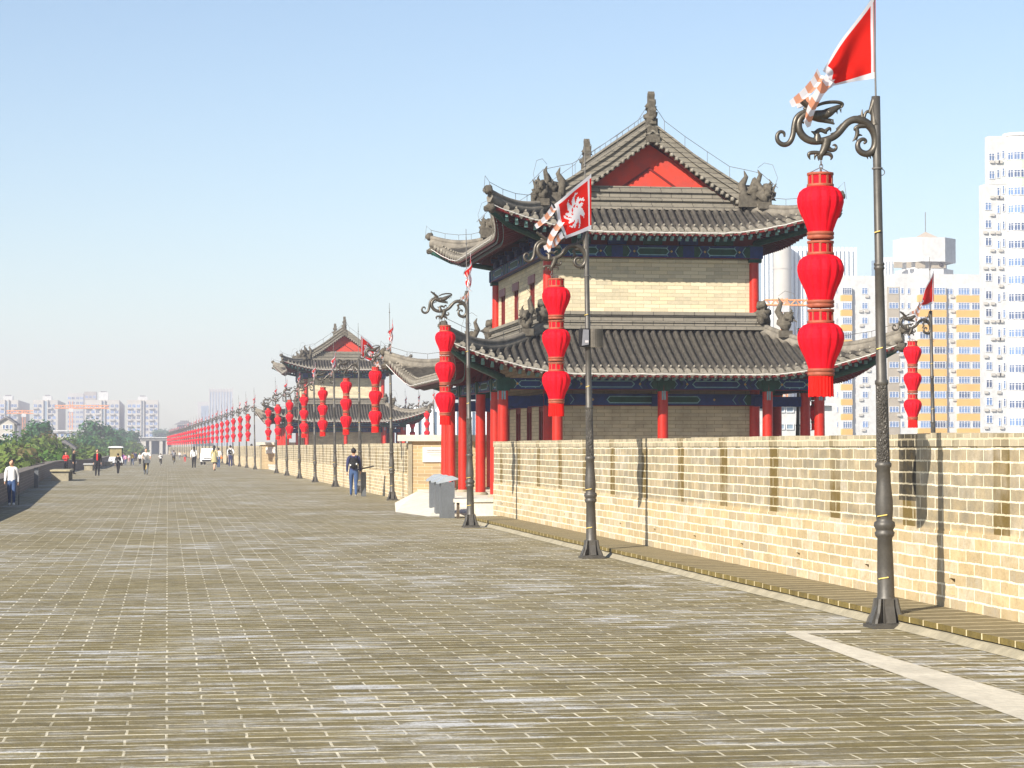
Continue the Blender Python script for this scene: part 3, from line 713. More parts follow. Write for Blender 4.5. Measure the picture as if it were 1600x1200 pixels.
        for q in (-1,1):
            pr=[(0,9.86),(.5,9.50),(1.1,9.05),(1.8,8.60),(2.30,8.30),(2.62,8.16)]
            for (dz0,dz1,w0,w1) in ((-.16,-.05,.0,.34),(-.05,.03,.02,.30),(.03,.09,-.02,.36),(.09,.24,.06,.26),(.24,.30,.0,.32)):
                top=[(q*x,z+dz1) for x,z in pr]; bot=[(q*x,z+dz0) for x,z in pr][::-1]
                ya=s*(GY-.16+w0-.0); yb=s*(GY-.16+w1)
                n=len(pr); vs=[]
                for (x,z) in [(q*x,z) for x,z in pr]:
                    vs+= [(x,ya,z+dz0),(x,yb,z+dz0),(x,yb,z+dz1),(x,ya,z+dz1)]
                b.add(vs,[(4*i+j,4*i+(j+1)%4,4*i+4+(j+1)%4,4*i+4+j) for i in range(n-1) for j in range(4)]+[(0,1,2,3),(4*n-4,4*n-1,4*n-2,4*n-3)],0)
            # hanging tiles
            k=0; x=.12
            while x<2.3:
                zz=9.86-.16-(x*.70 if x<.5 else .35+(x-.5)*.735 if x<1.8 else 1.305+(x-1.8)*.6)
                y=s*(GY+.16)
                b.box(q*x-.05,q*x+.05,min(y,y-s*.2),max(y,y-s*.2),zz-.06,zz+.03,1); b.ball((q*x,y,zz-.02),.05,.03,.06,n=8,k=5,m=1)
                x+=.135
        v=b.build('verge_ridge',[M['ridgey'],M['tilee']],r2)
        for q in (-1,1):
            b=MB(); e=Vector((q*.8,s*.6,0)).normalized(); q0=Vector((q*2.75,s*(GY+.15),8.10))
            b.box(q0.x-.45,q0.x+.30,q0.y-.14,q0.y+.14,7.95,8.25)
            b.ball(q0+Vector((0,0,.28)),.2,.18,.22,n=12,k=9,rough=1.1,seed=5)
            b.ball(q0+e*.38+Vector((0,0,.16)),.16,.15,.2,n=12,k=9,rough=1.3,seed=9)
            b.tube([q0+Vector((-q*.3,0,.1)),q0+Vector((-q*.36,0,.45)),q0+Vector((-q*.24,0,.66)),q0+Vector((-q*.3,0,.82))],[.13,.11,.06,.01],7)
            b.tube([q0+e*.5+Vector((0,0,.3)),q0+e*.6+Vector((0,0,.45))],[.05,.01],5)
            b.build('verge_beast',M['orn'],r2)
            b=MB(); prev=[]
            for x,z in ((.35,9.95),(.9,9.55),(1.5,9.16),(2.1,8.78)):
                p=Vector((q*x,s*(GY+.0),z)); c=p+Vector((0,0,.26)); b.tube([p-Vector((0,0,.1)),c],.006,4); prev.append(c)
            b.tube([Vector((q*.1,s*(GY-.05),10.6))]+prev+[Vector((q*2.5,s*(GY+.1),8.95)),Vector((q*2.9,s*(GY+.2),8.85)),Vector((q*3.3,s*(GY+.4),8.45))],.007,4)
            b.build('lightning_wire',M['rod'],r2)
    b=MB()
    for w,z0,z1 in ((.16,9.78,9.92),(.11,9.92,10.02),(.14,10.02,10.06),(.08,10.06,10.2),(.12,10.2,10.26)): b.box(-w,w,-GY-.1,GY+.1,z0,z1)
    rg=b.build('main_ridge',M['ridgey'],r2)
    for s in (-1,1): # ridge-end ornament: upright finned beast
        b=MB(); y=s*(GY+.0)
        b.box(-.19,.19,min(y-s*.15,y+s*.2),max(y-s*.15,y+s*.2),9.62,9.82); b.box(-.14,.14,min(y-s*.1,y+s*.16),max(y-s*.1,y+s*.16),9.82,10.25)
        sil=[(-.22,10.1),(.2,10.1),(.24,10.3),(.17,10.45),(.2,10.6),(.12,10.72),(.13,10.86),(.03,10.98),(-.05,10.9),(-.02,10.78),(-.12,10.7),(-.1,10.55),(-.22,10.45),(-.17,10.3)]
        b.prism([(y-s*a,z) for a,z in sil],-.085,.085,'x')
        b.ball((0,y+s*.02,10.3),.15,.2,.17,n=12,k=9,rough=1.2,seed=2); b.ball((0,y-s*.05,10.58),.11,.13,.15,n=10,k=8,rough=1.2,seed=7)
        b.tube([(0.06,y-s*.2,10.0),(0.1,y-s*.24,10.75),(-.05,y-s*.25,10.95)],.012,5)
        b.build('ridge_ornament',M['orn'],r2)
    b=MB(); top=[]
    for k in range(11):
        yy=-4.2+.84*k; b.tube([(0,yy,10.2),(0,yy,10.46)],.006,4); top.append((0,yy,10.46))
    b.tube(top,.007,4); b.build('lightning_wire',M['rod'],r2)
    return root
pav=make_pavilion(); PX,PY=12.5,63.67
place(pav,(PX,PY,0))
place(pav,(PX-.05,PY+105.2,0),0,'far two storey tiled pavilion with red gable, behind the row of lanterns')

# ------------------------------------------------------------------ lamp posts, lantern strings, flags
K0=.000909; ZT=4.88
def uv(u,v,dy=0): return Vector(((u-1110)*K0,dy,ZT-(v-130)*K0))
def make_lamp(flagpole=True):
    t=thing('lamp_post','dark bronze dragon arm lamp post nearest the camera','lamp post',group='dragon lamp posts along the walkway')
    b=MB(); b.box(-.17,.17,-.17,.17,0,.035); b.box(-.15,.15,-.15,.15,.035,.05)
    b.lathe([(.085,.05),(.085,.27)],n=16)
    for q in range(4):
        Mx=Matrix.Rotation(q*pi/2+pi/4,4,'Z')
        b.prism([(.06,.05),(.20,.05),(.185,.09),(.15,.14),(.13,.22),(.12,.27),(.06,.27)],-.013,.013,'y',0,Mx)
    for q in range(4):
        Mx=Matrix.Rotation(q*pi/2,4,'Z'); b.prism([(.06,.05),(.155,.05),(.13,.12),(.10,.20),(.095,.27),(.06,.27)],-.045,.045,'y',0,Mx)
    b.build('base',M['pole'],t)
    b=MB()
    b.lathe([(.088,.27),(.078,.29),(.076,.5),(.068,.82),(.085,.84),(.092,.87),(.078,.885),(.082,.90),(.098,.93),(.094,.965),(.072,.98),(.074,1.0),(.082,1.08),(.080,1.16),(.066,1.32),(.062,1.46),(.074,1.475),(.076,1.50),(.062,1.515)],n=20)
    b.lathe([(.055,2.22),(.062,2.235),(.062,2.26),(.05,2.275),(.041,3.28),(.049,3.29),(.049,3.305),(.042,3.315),(.049,3.325),(.049,3.34),(.040,3.35),(.038,4.2),(.040,ZT),(.03,ZT)],n=18)
    b.build('pole',M['pole'],t)
    b=MB(); b.lathe([(.062,1.50),(.054,2.24)],n=20); b.build('scroll_sleeve',M['scroll'],t)
    b=MB()
    for z in (1.02,.45,2.55,3.62): b.tube([(-.08 if z<1.1 else -.05,-.045 if z<1.1 else -.03,z),(0.0,-.088 if z<1.1 else -.054,z+.015)],.006,4)
    b.build('gold_band',M['gold'],t)
    # dragon
    b=MB()
    def T(pts,r,dy=0,n=10,flat=1): b.tube([uv(p[0],p[1],dy+(p[2]*K0 if len(p)>2 else 0)) for p in sm(pts,3)],smr(r,len(pts),3),n,flat=flat)
    def sm(p,k):
        p=[tuple(q)+(0,)*(3-len(q)) for q in p]
        for _ in range(k-1):
            o=[p[0]]
            for a,c in zip(p,p[1:]): o += [tuple(a[i]*.75+c[i]*.25 for i in range(3)),tuple(a[i]*.25+c[i]*.75 for i in range(3))]
            p=o+[p[-1]]
        return p
    def smr(r,n,k):
        r=[r]*n if not hasattr(r,'__len__') else [r[min(len(r)-1,int(i*(len(r)-1)/(n-1)+.5))] if len(r)!=n else r[i] for i in range(n)]
        for _ in range(k-1):
            o=[r[0]]
            for a,c in zip(r,r[1:]): o+=[a*.75+c*.25,a*.25+c*.75]
            r=o+[r[-1]]
        return [x*K0*1.16 for x in r]
    T([(975,610),(1002,590),(980,562),(940,570),(908,610),(912,665),(950,705),(1010,718),(1065,690),(1098,635),(1100,540),(1075,465),(1015,405),(950,372),(880,362),(810,392),(760,445),(712,505),(650,552),(560,580),(480,592),(400,580),(335,535),(298,465),(300,390),(342,335),(400,308),(455,320)],
      [10,14,16,18,22,26,28,30,34,36,36,38,38,36,34,32,32,32,32,30,32,32,34,32,30,28,30,40])
    T([(440,285),(345,290),(275,345),(250,430),(238,540),(195,615),(130,628),(78,590),(70,530),(105,488),(150,500),(150,545)],[20,22,24,24,24,24,22,20,18,16,14,8])
    T([(590,570),(575,640),(545,700),(520,730),(525,780)],[44,40,32,26,12]); T([(540,715),(460,700),(400,708),(398,740),(412,775)],[22,18,18,14,3]); T([(500,715),(462,730),(460,775)],[16,12,3]); T([(560,715),(615,712),(642,745),(625,778)],[16,18,14,4])
    T([(510,720),(495,740),(500,785)],[14,12,3])
    T([(590,655),(640,682),(680,672),(690,640),(670,620),(648,630)],[26,18,14,12,10,6])
    T([(490,590),(492,530),(470,505),(428,488)],[38,32,18,5]); T([(480,500),(520,468),(572,490),(590,512)],[22,20,18,6]); T([(560,500),(600,465),(628,450),(632,490)],[18,16,12,4])
    T([(1010,425),(935,430),(885,455),(880,480)],[26,22,18,6]); T([(900,445),(912,495),(900,545),(858,588)],[20,20,18,4]); T([(905,530),(935,520),(960,528)],[14,10,4]); T([(905,540),(900,580)],[12,3])
    T([(1095,370),(1065,300),(1030,278),(1000,295),(985,345)],[20,16,14,12,14]); T([(975,390),(962,340),(965,262)],[24,18,3]); T([(1095,420),(1085,300),(1065,230),(1085,160)],[40,28,22,20]); T([(1040,300),(1075,225),(1100,150),(1100,130)],[16,26,30,26])
    T([(960,330),(900,338),(850,362)],[14,8,4])
    # dorsal and belly spines
    for (u,v,a,bb) in ((700,470,745,405),(640,520,672,492),(1000,720,1015,770),(1030,715,1045,765),(1055,700,1068,755),(345,390,350,415),(370,375,378,405),(395,360,405,395)): T([(u,v),(a,bb)],[16,2],n=6)
    # head
    T([(395,305),(455,325),(520,355),(575,378),(640,398),(672,412)],[40,46,38,22,14,8]); 
    T([(480,320),(560,322),(610,300),(660,270),(715,240),(752,232)],[40,44,44,32,22,12])
    for z in (-1,1):
        T([(470,240,z*16),(540,205,z*22),(640,188,z*22),(735,192,z*20),(765,215,z*18),(742,250,z*14)],[12,13,13,12,12,8],n=8)
    for z in (-1,1):
        T([(445,270,z*20),(360,200,z*34),(285,140,z*40)],[22,18,9],n=8); T([(375,215,z*34),(355,155,z*30)],[12,6],n=6)
        b.ball(uv(610,300,z*.03),.022,.02,.022,n=10,k=7); b.ball(uv(505,335,z*.032),.026,.016,.026,n=10,k=7)
    T([(430,285),(375,262),(350,250)],[24,18,6])
    for (u,v) in ((698,275),(738,262),(655,392),(620,385)): T([(u,v),(u+6,v+(38 if v<300 else -30))],[10,2],n=6)
    T([(560,385),(600,365),(662,372)],[10,12,5])
    b.build('dragon_arm',M['bronze'],t)
    # ring and chain
    b=MB()
    for i,z in enumerate((800,832,864)):
        c=uv(525,z+10); ring=[c+Vector(((cos(a)*.016 if i%2 else 0),(0 if i%2 else cos(a)*.016),sin(a)*.022)) for a in [2*pi*k/10 for k in range(11)]]; b.tube(ring,.004,5)
    b.build('chain',M['rod'],t); b=MB()
    ring=[uv(1150,900)+Vector((cos(a)*.034,0,sin(a)*.03)) for a in [2*pi*k/14 for k in range(15)]]; b.tube(ring,.004,5); b.lathe([(.05,0),(.05,.012)],(0,0,uv(0,868).z),n=14)
    b.build('hoop',M['rod'],t)
    if flagpole:
        b=MB(); b.tube([(0,0,ZT-.02),(0,0,ZT+1.12)],.009,8); b.ball((0,0,ZT+.98),.022,n=10,k=7); b.tube([(0,0,ZT+.98),(0,0,ZT+1.28)],.006,6); b.build('flagpole',M['rod'],t)
    return t
LX=(525-1110)*K0; LZT=ZT-(277-152)*.00574-.0
def pleat(j): return 1+.035*(1 if (j//2)%2 else -1)
def lantern_parts(par,z):
    prof=[(.112,0),(.155,-.018),(.188,-.052),(.2065,-.105),(.2085,-.145),(.198,-.195),(.175,-.255),(.146,-.320),(.122,-.390),(.112,-.425)]
    b=MB(); vs=[]; n=56; k=len(prof)
    for (r,zz) in prof:
        for j in range(n):
            q=2*pi*j/n; ph=(j%4)/4; rr=r*(1+.026*(1-abs(2*ph-1)*2)*max(0,min(1,(r-.115)/.06))+.004*sin(j*2.1+zz*40)*(r>.15)); vs.append((rr*cos(q),rr*sin(q),zz))
    for i in range(k-1):
        for j in range(n): q=b.v and 0; b.f.append(tuple((i*n+j,(i+1)*n+j,(i+1)*n+(j+1)%n,i*n+(j+1)%n))); b.m.append((0,0,0,1)[(j)%4]); b.s.append(False)
    b.v=[tuple(v) for v in vs]
    lan=b.build('lantern',[M['lred'],M['lred2']],par,(0,0,z-.125))
    b=MB(); b.lathe([(.115,.125),(.122,.125),(.122,.105),(.115,.10)],n=28,cap=False); b.lathe([(.115,.022),(.124,.02),(.124,-.006),(.112,-.01)],n=28,cap=False); b.lathe([(.108,.0),(.108,.12)],n=28,m=1)
    for k in range(10):
        Mx=Matrix.Rotation(k*pi/5,4,'Z'); b.box(.106,.117,-.010,.010,.0,.12,0,Mx)
    b.build('top_frame',[M['lframe'],M['lred']],lan)
    b=MB(); b.lathe([(.112,-.415),(.124,-.42),(.124,-.445),(.114,-.448),(.122,-.455),(.124,-.475),(.112,-.485)],n=28); b.build('bottom_frame',M['lframe'],lan)
    return lan
def make_string():
    t=thing('lantern_string','string of three large red lanterns nearest the camera, hung from the dragon arm','lanterns',group='red lantern strings')
    b=MB(); b.tube([(0,0,.05),(0,0,-1.75)],.006,5); 
    for a in (-.09,.09): b.tube([(a,0,-.61),(a*.9,0,-.63)],.006,4); b.tube([(a,0,-1.236),(a*.9,0,-1.256)],.006,4)
    b.tube([(-.11,0,-.004),(.0,0,.05),(.11,0,-.004)],.004,4); b.build('cord',M['rod'],t)
    for k in range(3): lantern_parts(t,-.626*k)
    b=MB(); n=44; vs=[]
    z0=-.626*2-.125-.485
    for zz,rr in ((0,.108),(-.05,.108),(-.18,.112)):
        for j in range(n): q=2*pi*j/n; e=1+(.05 if j%2 else -.03); vs.append((rr*e*cos(q),rr*e*sin(q),z0+zz-(.012*random.random() if zz<-.1 else 0)))
    b.add(vs,[(i*n+j,(i+1)*n+j,(i+1)*n+(j+1)%n,i*n+(j+1)%n) for i in range(2) for j in range(n)],0,False)
    b.build('tassel',M['tassel'],t)
    return t
def make_string_far():
    b=MB()
    for k in range(3):
        z=-.626*k-.125
        b.lathe([(.11,z),(.19,z-.06),(.208,z-.14),(.18,z-.26),(.112,z-.425)],n=12,m=0,cap=False)
        b.lathe([(.12,z+.12),(.12,z)],n=10,m=1); b.lathe([(.12,z-.425),(.12,z-.48)],n=10,m=1)
    z=-.626*2-.61; b.lathe([(.11,z),(.115,z-.18)],n=10,m=0)
    o=b.build('lantern_string',[M['lred'],M['lframe']]); tagit(o,'x','lanterns','red lantern strings'); return o
# flag: a cloth grid with border and emblem
def emblem(u,v):
    dx=(u-.5)/1.3; dy=(v-.5)/1.3; r=math.hypot(dx,dy); a=math.atan2(dy,dx)
    ring=.20+.05*sin(9*a+14*r)+.02*sin(17*a)
    if r<ring and not (r>.075 and r<.11 and -2.6<a<.2) : return True
    return r<.29 and sin(7*a+30*r)>.72
def make_flag(name,corners,fold=.05,curl=0,emb=True,seed=0,nu=40,nv=40):
    b=MB(); TL,TR,BR,BL=[Vector(c) for c in corners]; vs=[]
    for j in range(nv+1):
        for i in range(nu+1):
            u=i/nu; v=j/nv
            p=(TL*(1-u)+TR*u)*(1-v)+(BL*(1-u)+BR*u)*v
            wv=fold*u*(sin(u*7+v*3+seed)+.5*sin(v*9-u*4+seed*2)); n_=(TR-TL).cross(BL-TL)
            n_=n_.normalized() if n_.length>1e-6 else Vector((0,1,0))
            p=p+n_*wv+Vector((0,0,-.10*sin(pi*u)*(1-v)*(curl)))
            vs.append(p)
    for j in range(nv):
        for i in range(nu):
            u=(i+.5)/nu; v=(j+.5)/nv
            w=1 if (v<.07 or v>.93 or u>.93 or .04<u<.09) else 0
            if emb and emblem((u-.09)/.86,v): w=1
            q=j*(nu+1)+i; b.add([vs[q],vs[q+1],vs[q+nu+2],vs[q+nu+1]],[(0,1,2,3)],w,True)
    t=thing(name,'red flag with white border','flag',group='flags on the lamp posts')
    b.build('cloth',[M['fred'],M['fwhite']],t)
    for k,(v,L,dn) in enumerate(((.05,.40,.8),(.5,.30,1.5),(.9,.44,.5))):
        s=MB(); p0=TR*(1-v)+BR*v; d=(TR-TL).normalized(); out=Vector((d.x,d.y+.12*(k-1),0)).normalized()*L*.8+Vector((0,0,-L*dn))
        n=14; wv=[]
        for i in range(n+1):
            q=i/n; c=p0+out*q+Vector((.035*sin(q*5+k*2),.03*cos(q*4+k),.02*sin(q*6+k))); hw=.05*(1-.3*q)
            side=out.cross(Vector((.1*(k-1),1,.15*k))).normalized()
            wv+=[c-side*hw,c+Vector((0,0,-.03)),c+side*hw]
        for i in range(n):
            s.add([wv[3*i],wv[3*i+1],wv[3*i+4],wv[3*i+3]],[(0,1,2,3)],(i//2)%2,True); s.add([wv[3*i+1],wv[3*i+2],wv[3*i+5],wv[3*i+4]],[(0,1,2,3)],(i//2)%2,True)
        s.build('streamer',[M['fwhite'],M['fpink']],t)
    return t
lamp=make_lamp(); strg=make_string(); strf=make_string_far()
PZ_=ZT
f1=make_flag('flag',((0,0,.96),(-.56,-.14,.20),(-.38,.05,.10),(0,0,.17)),.05,0,False,1)
f2=make_flag('flag',((0,0,.86),(-.62,-.30,.36),(-.42,-.22,-.14),(0,0,.03)),.03,0,True,2)
f3=make_flag('flag',((0,0,.82),(-.30,.0,.36),(-.24,0,-.05),(0,0,.12)),.07,0,True,4,24,24)
pts=[(6.515,20.4),(6.25,33.8),(6.18,47.1)]+[(6.93,y) for y in (71.6,83.5,96.2)]+[(6.9,y) for y in (109,122,135,148)]
y=174
while y<505: pts.append((6.85+sh(y),y)); y+=12.7
random.seed(11)
flagrot=[0,0,R(72),R(75),R(184),R(62),R(70),R(78),R(66),R(74)]
for i,(x,y) in enumerate(pts):
    near=('nearest the camera' if i==0 else ordn(i)+' from the camera')
    row='along the right parapet'
    l=place(lamp,(x,y,0),0,f'dark bronze dragon arm lamp post, {near} {row}' if i else None)
    if i==0: l.rotation_euler.y=R(-.95); x-=.079
    if y<235: s=place(strg,(x+LX,y,LZT),R(7*i),f'string of three red lanterns, {near} {row}')
    else: s=place(strf,(x+LX,y,LZT),0,f'tiny far string of three red lanterns, {near} {row}')
    rz=flagrot[i] if i<len(flagrot) else R(random.uniform(40,100))
    fl=f1 if i==0 else f2 if i in (1,4) else f3
    fg=place(fl,(x,y,ZT),rz,f'red flag with white {"border" if i==0 else "emblem"} on the lamp post {near}')
# lamps on the outer side of the bastions
for k,(x,y,rz,nm) in enumerate(((17.93,52.4,0,'before the ochre balconies'),(16.85,60.6,pi,'half hidden behind the pavilion corner columns'),
        (18.15,157.4,0,'rightmost of the three far outer posts'),(18.0,165.5,0,'middle of the three far outer posts'),(17.9,174.0,0,'leftmost of the three far outer posts'))):
    l=place(lamp,(x,y,0),rz,'dark dragon arm lamp post '+nm); c=cos(rz)
    s=place(strg,(x+LX*c,y+LX*sin(rz),LZT),0,'string of three red lanterns '+nm)
    if k!=1: place(f1 if k==0 else f3,(x,y,ZT),R(25) if k==0 else R(60+5*k),'red flag on the lamp post '+nm)
    else:
        for ch in list(l.children):
            if ch.name.startswith('flagpole'): bpy.data.objects.remove(ch)
# loudspeaker and light box on the second post
t=thing('loudspeaker','dark box loudspeaker and grey panel fixed to the second lamp post','loudspeaker',(6.25,33.8,3.28))
b=MB(); b.box(-.18,-.045,-.10,.08,-.13,.14,0); b.prism([(-.165,-.12),(-.06,-.10),(-.06,.12),(-.145,.125)],-.115,-.10,'y',1); b.box(-.115,-.065,-.122,-.114,-.075,-.04,2)
b.build('speaker_box',[M['cblack'],M['cgrey'],M['fwhite']],t)
b=MB(); n=6; vs=[]
for k in range(n+1):
    a=k/n; vs+= [(-.03+.19*a,-.085-.03*sin(pi*a),-.135),(-.03+.19*a,-.085-.03*sin(pi*a),.135),(-.03+.19*a,.08,.135),(-.03+.19*a,.08,-.135)]
b.add(vs,[(4*i+j,4*i+(j+1)%4,4*i+4+(j+1)%4,4*i+4+j) for i in range(n) for j in range(4)]+[(0,1,2,3),(4*n,4*n+3,4*n+2,4*n+1)],0)
b.build('side_panel',M['bronze'],t)
# ------------------------------------------------------------------ pavilion forecourt
t=thing('stone_ramp','low pale stone ramp and steps between the walkway and the near pavilion','ramp')
b=MB()
a=G(618,800); b0=Vector((8.0,57.2,0))
g1=G(618,800,.003); g2=G(670,807,.003); t1=P(651,768,67.0); t2=P(700,773,60.0); t2.z=t1.z
b.add([g1,g2,(7.9,g2.y,.003),(7.9,68.5,.003),(t1.x-.5,68.4,.003),t1,t2,(7.9,60,t1.z),(7.9,67,t1.z)],[(0,1,6,5),(5,6,7,8),(1,2,7,6),(0,5,4),(4,5,8,3)],0)
b.build('slope',M['stone'],t)
for k in range(3):
    b=MB(); b.box(6.75+.2*k,7.9,57.1-.0,58.2,.003+.12*k,.12+.12*k); b.build('step',M['stone'],t)
t=thing('stone_bench','pale stone slab bench on thin posts beside the grey bins','bench',(7.05,54.2,0))
b=MB(); b.box(-.45,.5,-1.2,1.2,.37,.45); b.build('seat',M['stone'],t)
for x,y in ((-.38,-1.1),(-.3,1.0),(.4,-1.1),(.4,1.0)):
    b=MB(); b.box(x-.03,x+.03,y-.04,y+.04,0,.37); b.build('leg',M['bark'],t)
t=thing('stone_block','low pale stone block where the near parapet ends','block',(7.35,52.3,0))
b=MB(); b.box(-.42,.5,.0,.9,0,.40); b.box(-.46,.55,-.04,.95,.40,.47); b.build('block_body',M['stone'],t)
for k in range(3):
    Yb=53.6+1.9*k; g=G(698.5-13*k-0,810-3*k)
    x=P(698.5-8.5*k,700,Yb).x
    t=thing('litter_bin',['grey metal litter bin with slanted pale lid, nearest of the three','grey metal litter bin, middle of the three by the bench','grey metal litter bin, farthest of the three by the bench'][k],'bin',(x,Yb,0),group='grey litter bins')
    b=MB(); b.box(-.155,.155,-.16,.16,.05,.72); b.box(-.16,-.12,-.165,.165,0,.86); b.box(.12,.16,-.165,.165,0,.86); b.box(-.16,.16,-.175,-.155,.0,.84); b.build('body',M['binm'],t)
    b=MB(); b.prism([(-.24,.80),(.24,.90),(.24,.93),(.10,.985),(-.05,.97),(-.24,.84)],-.18,.18,'y'); b.build('lid',M['binl'],t)
    b=MB(); b.box(-.12,.12,-.12,.12,.72,.80); b.build('ashtray',M['dark'],t)
def info_stand(x,y,label,s=1,rz=0):
    t=thing('information_stand',label,'stand',(x,y,0),rz)
    b=MB(); b.box(-.085*s,.085*s,-.05,.05,0,.82*s); b.build('post',M['binm'],t)
    b=MB(); b.prism([(-.30*s,.86*s),(.34*s,1.0*s),(.34*s,1.03*s),(-.30*s,.89*s)],-.25,.25,'y'); b.build('sloping_board',M['cblack'],t)
g=G(568,775.5); info_stand(g.x,g.y,'dark slanted information stand beside the person with a backpack')
g=G(56.5,762); info_stand(g.x,g.y,'pale slanted information stand against the left parapet',1.0)
# ------------------------------------------------------------------ people
def skin_mesh(verts,edges,rad,root=0,sub=2):
    me=bpy.data.meshes.new('tmp'); me.from_pydata(verts,edges,[]); o=bpy.data.objects.new('tmp',me); COL.objects.link(o)
    m=o.modifiers.new('s','SKIN'); m.use_smooth_shade=True
    for i,r in enumerate(rad): me.skin_vertices[0].data[i].radius=r if hasattr(r,'__len__') else (r,r)
    me.skin_vertices[0].data[root].use_root=True
    o.modifiers.new('u','SUBSURF').levels=sub
    dg=bpy.context.evaluated_depsgraph_get(); dg.update(); ev=o.evaluated_get(dg); m2=ev.to_mesh()
    vs=[v.co.copy() for v in m2.vertices]; fs=[tuple(p.vertices) for p in m2.polygons]
    ev.to_mesh_clear(); bpy.data.objects.remove(o); bpy.data.meshes.remove(me); return vs,fs
def person(loc,H,label,top,bot,shoe='cwhite',rz=0,pose='stand',hair='short',sleeve=True,extra=None,scalew=1.0,skirt=False,group=None,mirror=1):
    t=thing('person',label,'person',loc,rz,group)
    J={'pel':(0,0,.53),'wai':(0,0,.60),'che':(0,0,.715),'nb':(0,.005,.815),'nk':(0,0,.86),
       'sL':(.10,0,.795),'eL':(.135,.02,.635),'wL':(.14,-.02,.50),'sR':(-.10,0,.795),'eR':(-.135,.02,.635),'wR':(-.14,-.02,.50),
       'hL':(.05,0,.50),'kL':(.052,-.01,.28),'aL':(.055,.01,.045),'tL':(.06,-.08,.018),'hR':(-.05,0,.50),'kR':(-.052,-.01,.28),'aR':(-.055,.01,.045),'tR':(-.06,-.08,.018)}
    hd=(0,-.005,.925)
    if pose=='walk':
        s=mirror
        J.update({'kL':(.05,-.06*s,.285),'aL':(.052,-.10*s if s>0 else .13,.05),'tL':(.055,(-.18 if s>0 else .06),.03),'kR':(-.05,.03*s,.275),'aR':(-.05,.13*s if s>0 else -.10,.055),'tR':(-.055,(.06 if s>0 else -.18),.02),
            'eL':(.13,.05*s,.64),'wL':(.135,.05*s-.02,.50),'eR':(-.13,-.01*s,.64),'wR':(-.135,-.08*s,.52)})
    if pose=='bent': J.update({'eL':(.15,-.03,.66),'wL':(.06,-.14,.68),'eR':(-.15,-.03,.66),'wR':(-.06,-.14,.68)})
    if pose=='hip': J.update({'eR':(-.19,.03,.66),'wR':(-.10,.0,.56)})
    if pose=='cycle':
        J.update({'pel':(0,.12,.56),'wai':(0,.10,.62),'che':(0,.03,.73),'nb':(0,0,.82),'nk':(0,-.01,.86),'sL':(.105,.0,.80),'sR':(-.105,.0,.80),'eL':(.17,-.08,.70),'wL':(.14,-.20,.62),'eR':(-.17,-.08,.70),'wR':(-.14,-.20,.62),
          'hL':(.05,.11,.53),'kL':(.075,-.08,.45),'aL':(.06,-.03,.24),'tL':(.06,-.11,.20),'hR':(-.05,.11,.53),'kR':(-.075,-.06,.34),'aR':(-.06,.02,.12),'tR':(-.06,-.06,.08)}); hd=(0,-.02,.925)
    if pose=='sit':
        J.update({'hL':(.05,-.02,.50),'kL':(.06,-.22,.50),'aL':(.06,-.22,.27),'tL':(.06,-.30,.25),'hR':(-.05,-.02,.50),'kR':(-.06,-.22,.50),'aR':(-.06,-.22,.27),'tR':(-.06,-.30,.25),'wL':(.05,-.14,.56),'wR':(-.05,-.14,.56)})
    names=list(J); idx={n:i for i,n in enumerate(names)}
    E=[('pel','wai','top'),('wai','che','top'),('che','nb','top'),('nb','nk','skin'),
       ('nb','sL','top'),('sL','eL','top'),('eL','wL','arm'),('nb','sR','top'),('sR','eR','top'),('eR','wR','arm'),
       ('pel','hL','bot'),('hL','kL','bot'),('kL','aL','leg'),('aL','tL','shoe'),('pel','hR','bot'),('hR','kR','bot'),('kR','aR','leg'),('aR','tR','shoe')]
    Rr={'pel':(.092,.068),'wai':(.083,.058),'che':(.096,.066),'nb':(.055,.045),'nk':(.030,.032),'sL':.046,'sR':.046,'eL':.032,'eR':.032,'wL':.020,'wR':.020,'hL':.064,'hR':.064,'kL':.042,'kR':.042,'aL':.028,'aR':.028,'tL':.022,'tR':.022}
    vs,fs=skin_mesh([Vector(J[n])*H for n in names],[(idx[a],idx[b_]) for a,b_,_ in E],[tuple(q*H*(scalew if n not in('nk',) else 1) for q in (Rr[n] if hasattr(Rr[n],'__len__') else (Rr[n],)*2)) for n in names])
    mi={'top':0,'bot':1,'leg':1 if not skirt else 2,'arm':0 if sleeve else 2,'skin':2,'shoe':3}
    b=MB(); b.v=[tuple(v) for v in vs]
    segs=[(Vector(J[a])*H,Vector(J[c])*H,mi[k]) for a,c,k in E]
    for f in fs:
        c=sum((vs[i] for i in f),Vector())/len(f); best=1e9; k=0
        for p,q,mm in segs:
            d=q-p; tt=max(0,min(1,(c-p).dot(d)/d.length_squared)); dd=(p+d*tt-c).length
            if dd<best-1e-5: best=dd;k=mm
        b.f.append(f); b.m.append(k); b.s.append(True)
    hd=Vector(hd)*H
    b.ball(hd,.046*H,.054*H,.066*H,n=14,k=10,m=2)
    b.tube([hd+Vector((0,-.05,.008))*H,hd+Vector((0,-.064,-.012))*H],[.006*H,.010*H],6,2)
    for s in (-1,1): b.ball(hd+Vector((s*.047,.004,-.004))*H,.007*H,.012*H,.016*H,n=6,k=5,m=2); b.ball(hd+Vector((s*.018,-.0495,.006))*H,.006*H,.004*H,.004*H,n=6,k=4,m=4)
    b.tube([hd+Vector((-.016,-.050,-.030))*H,hd+Vector((0,-.053,-.031))*H,hd+Vector((.016,-.050,-.030))*H],.003*H,5,4)
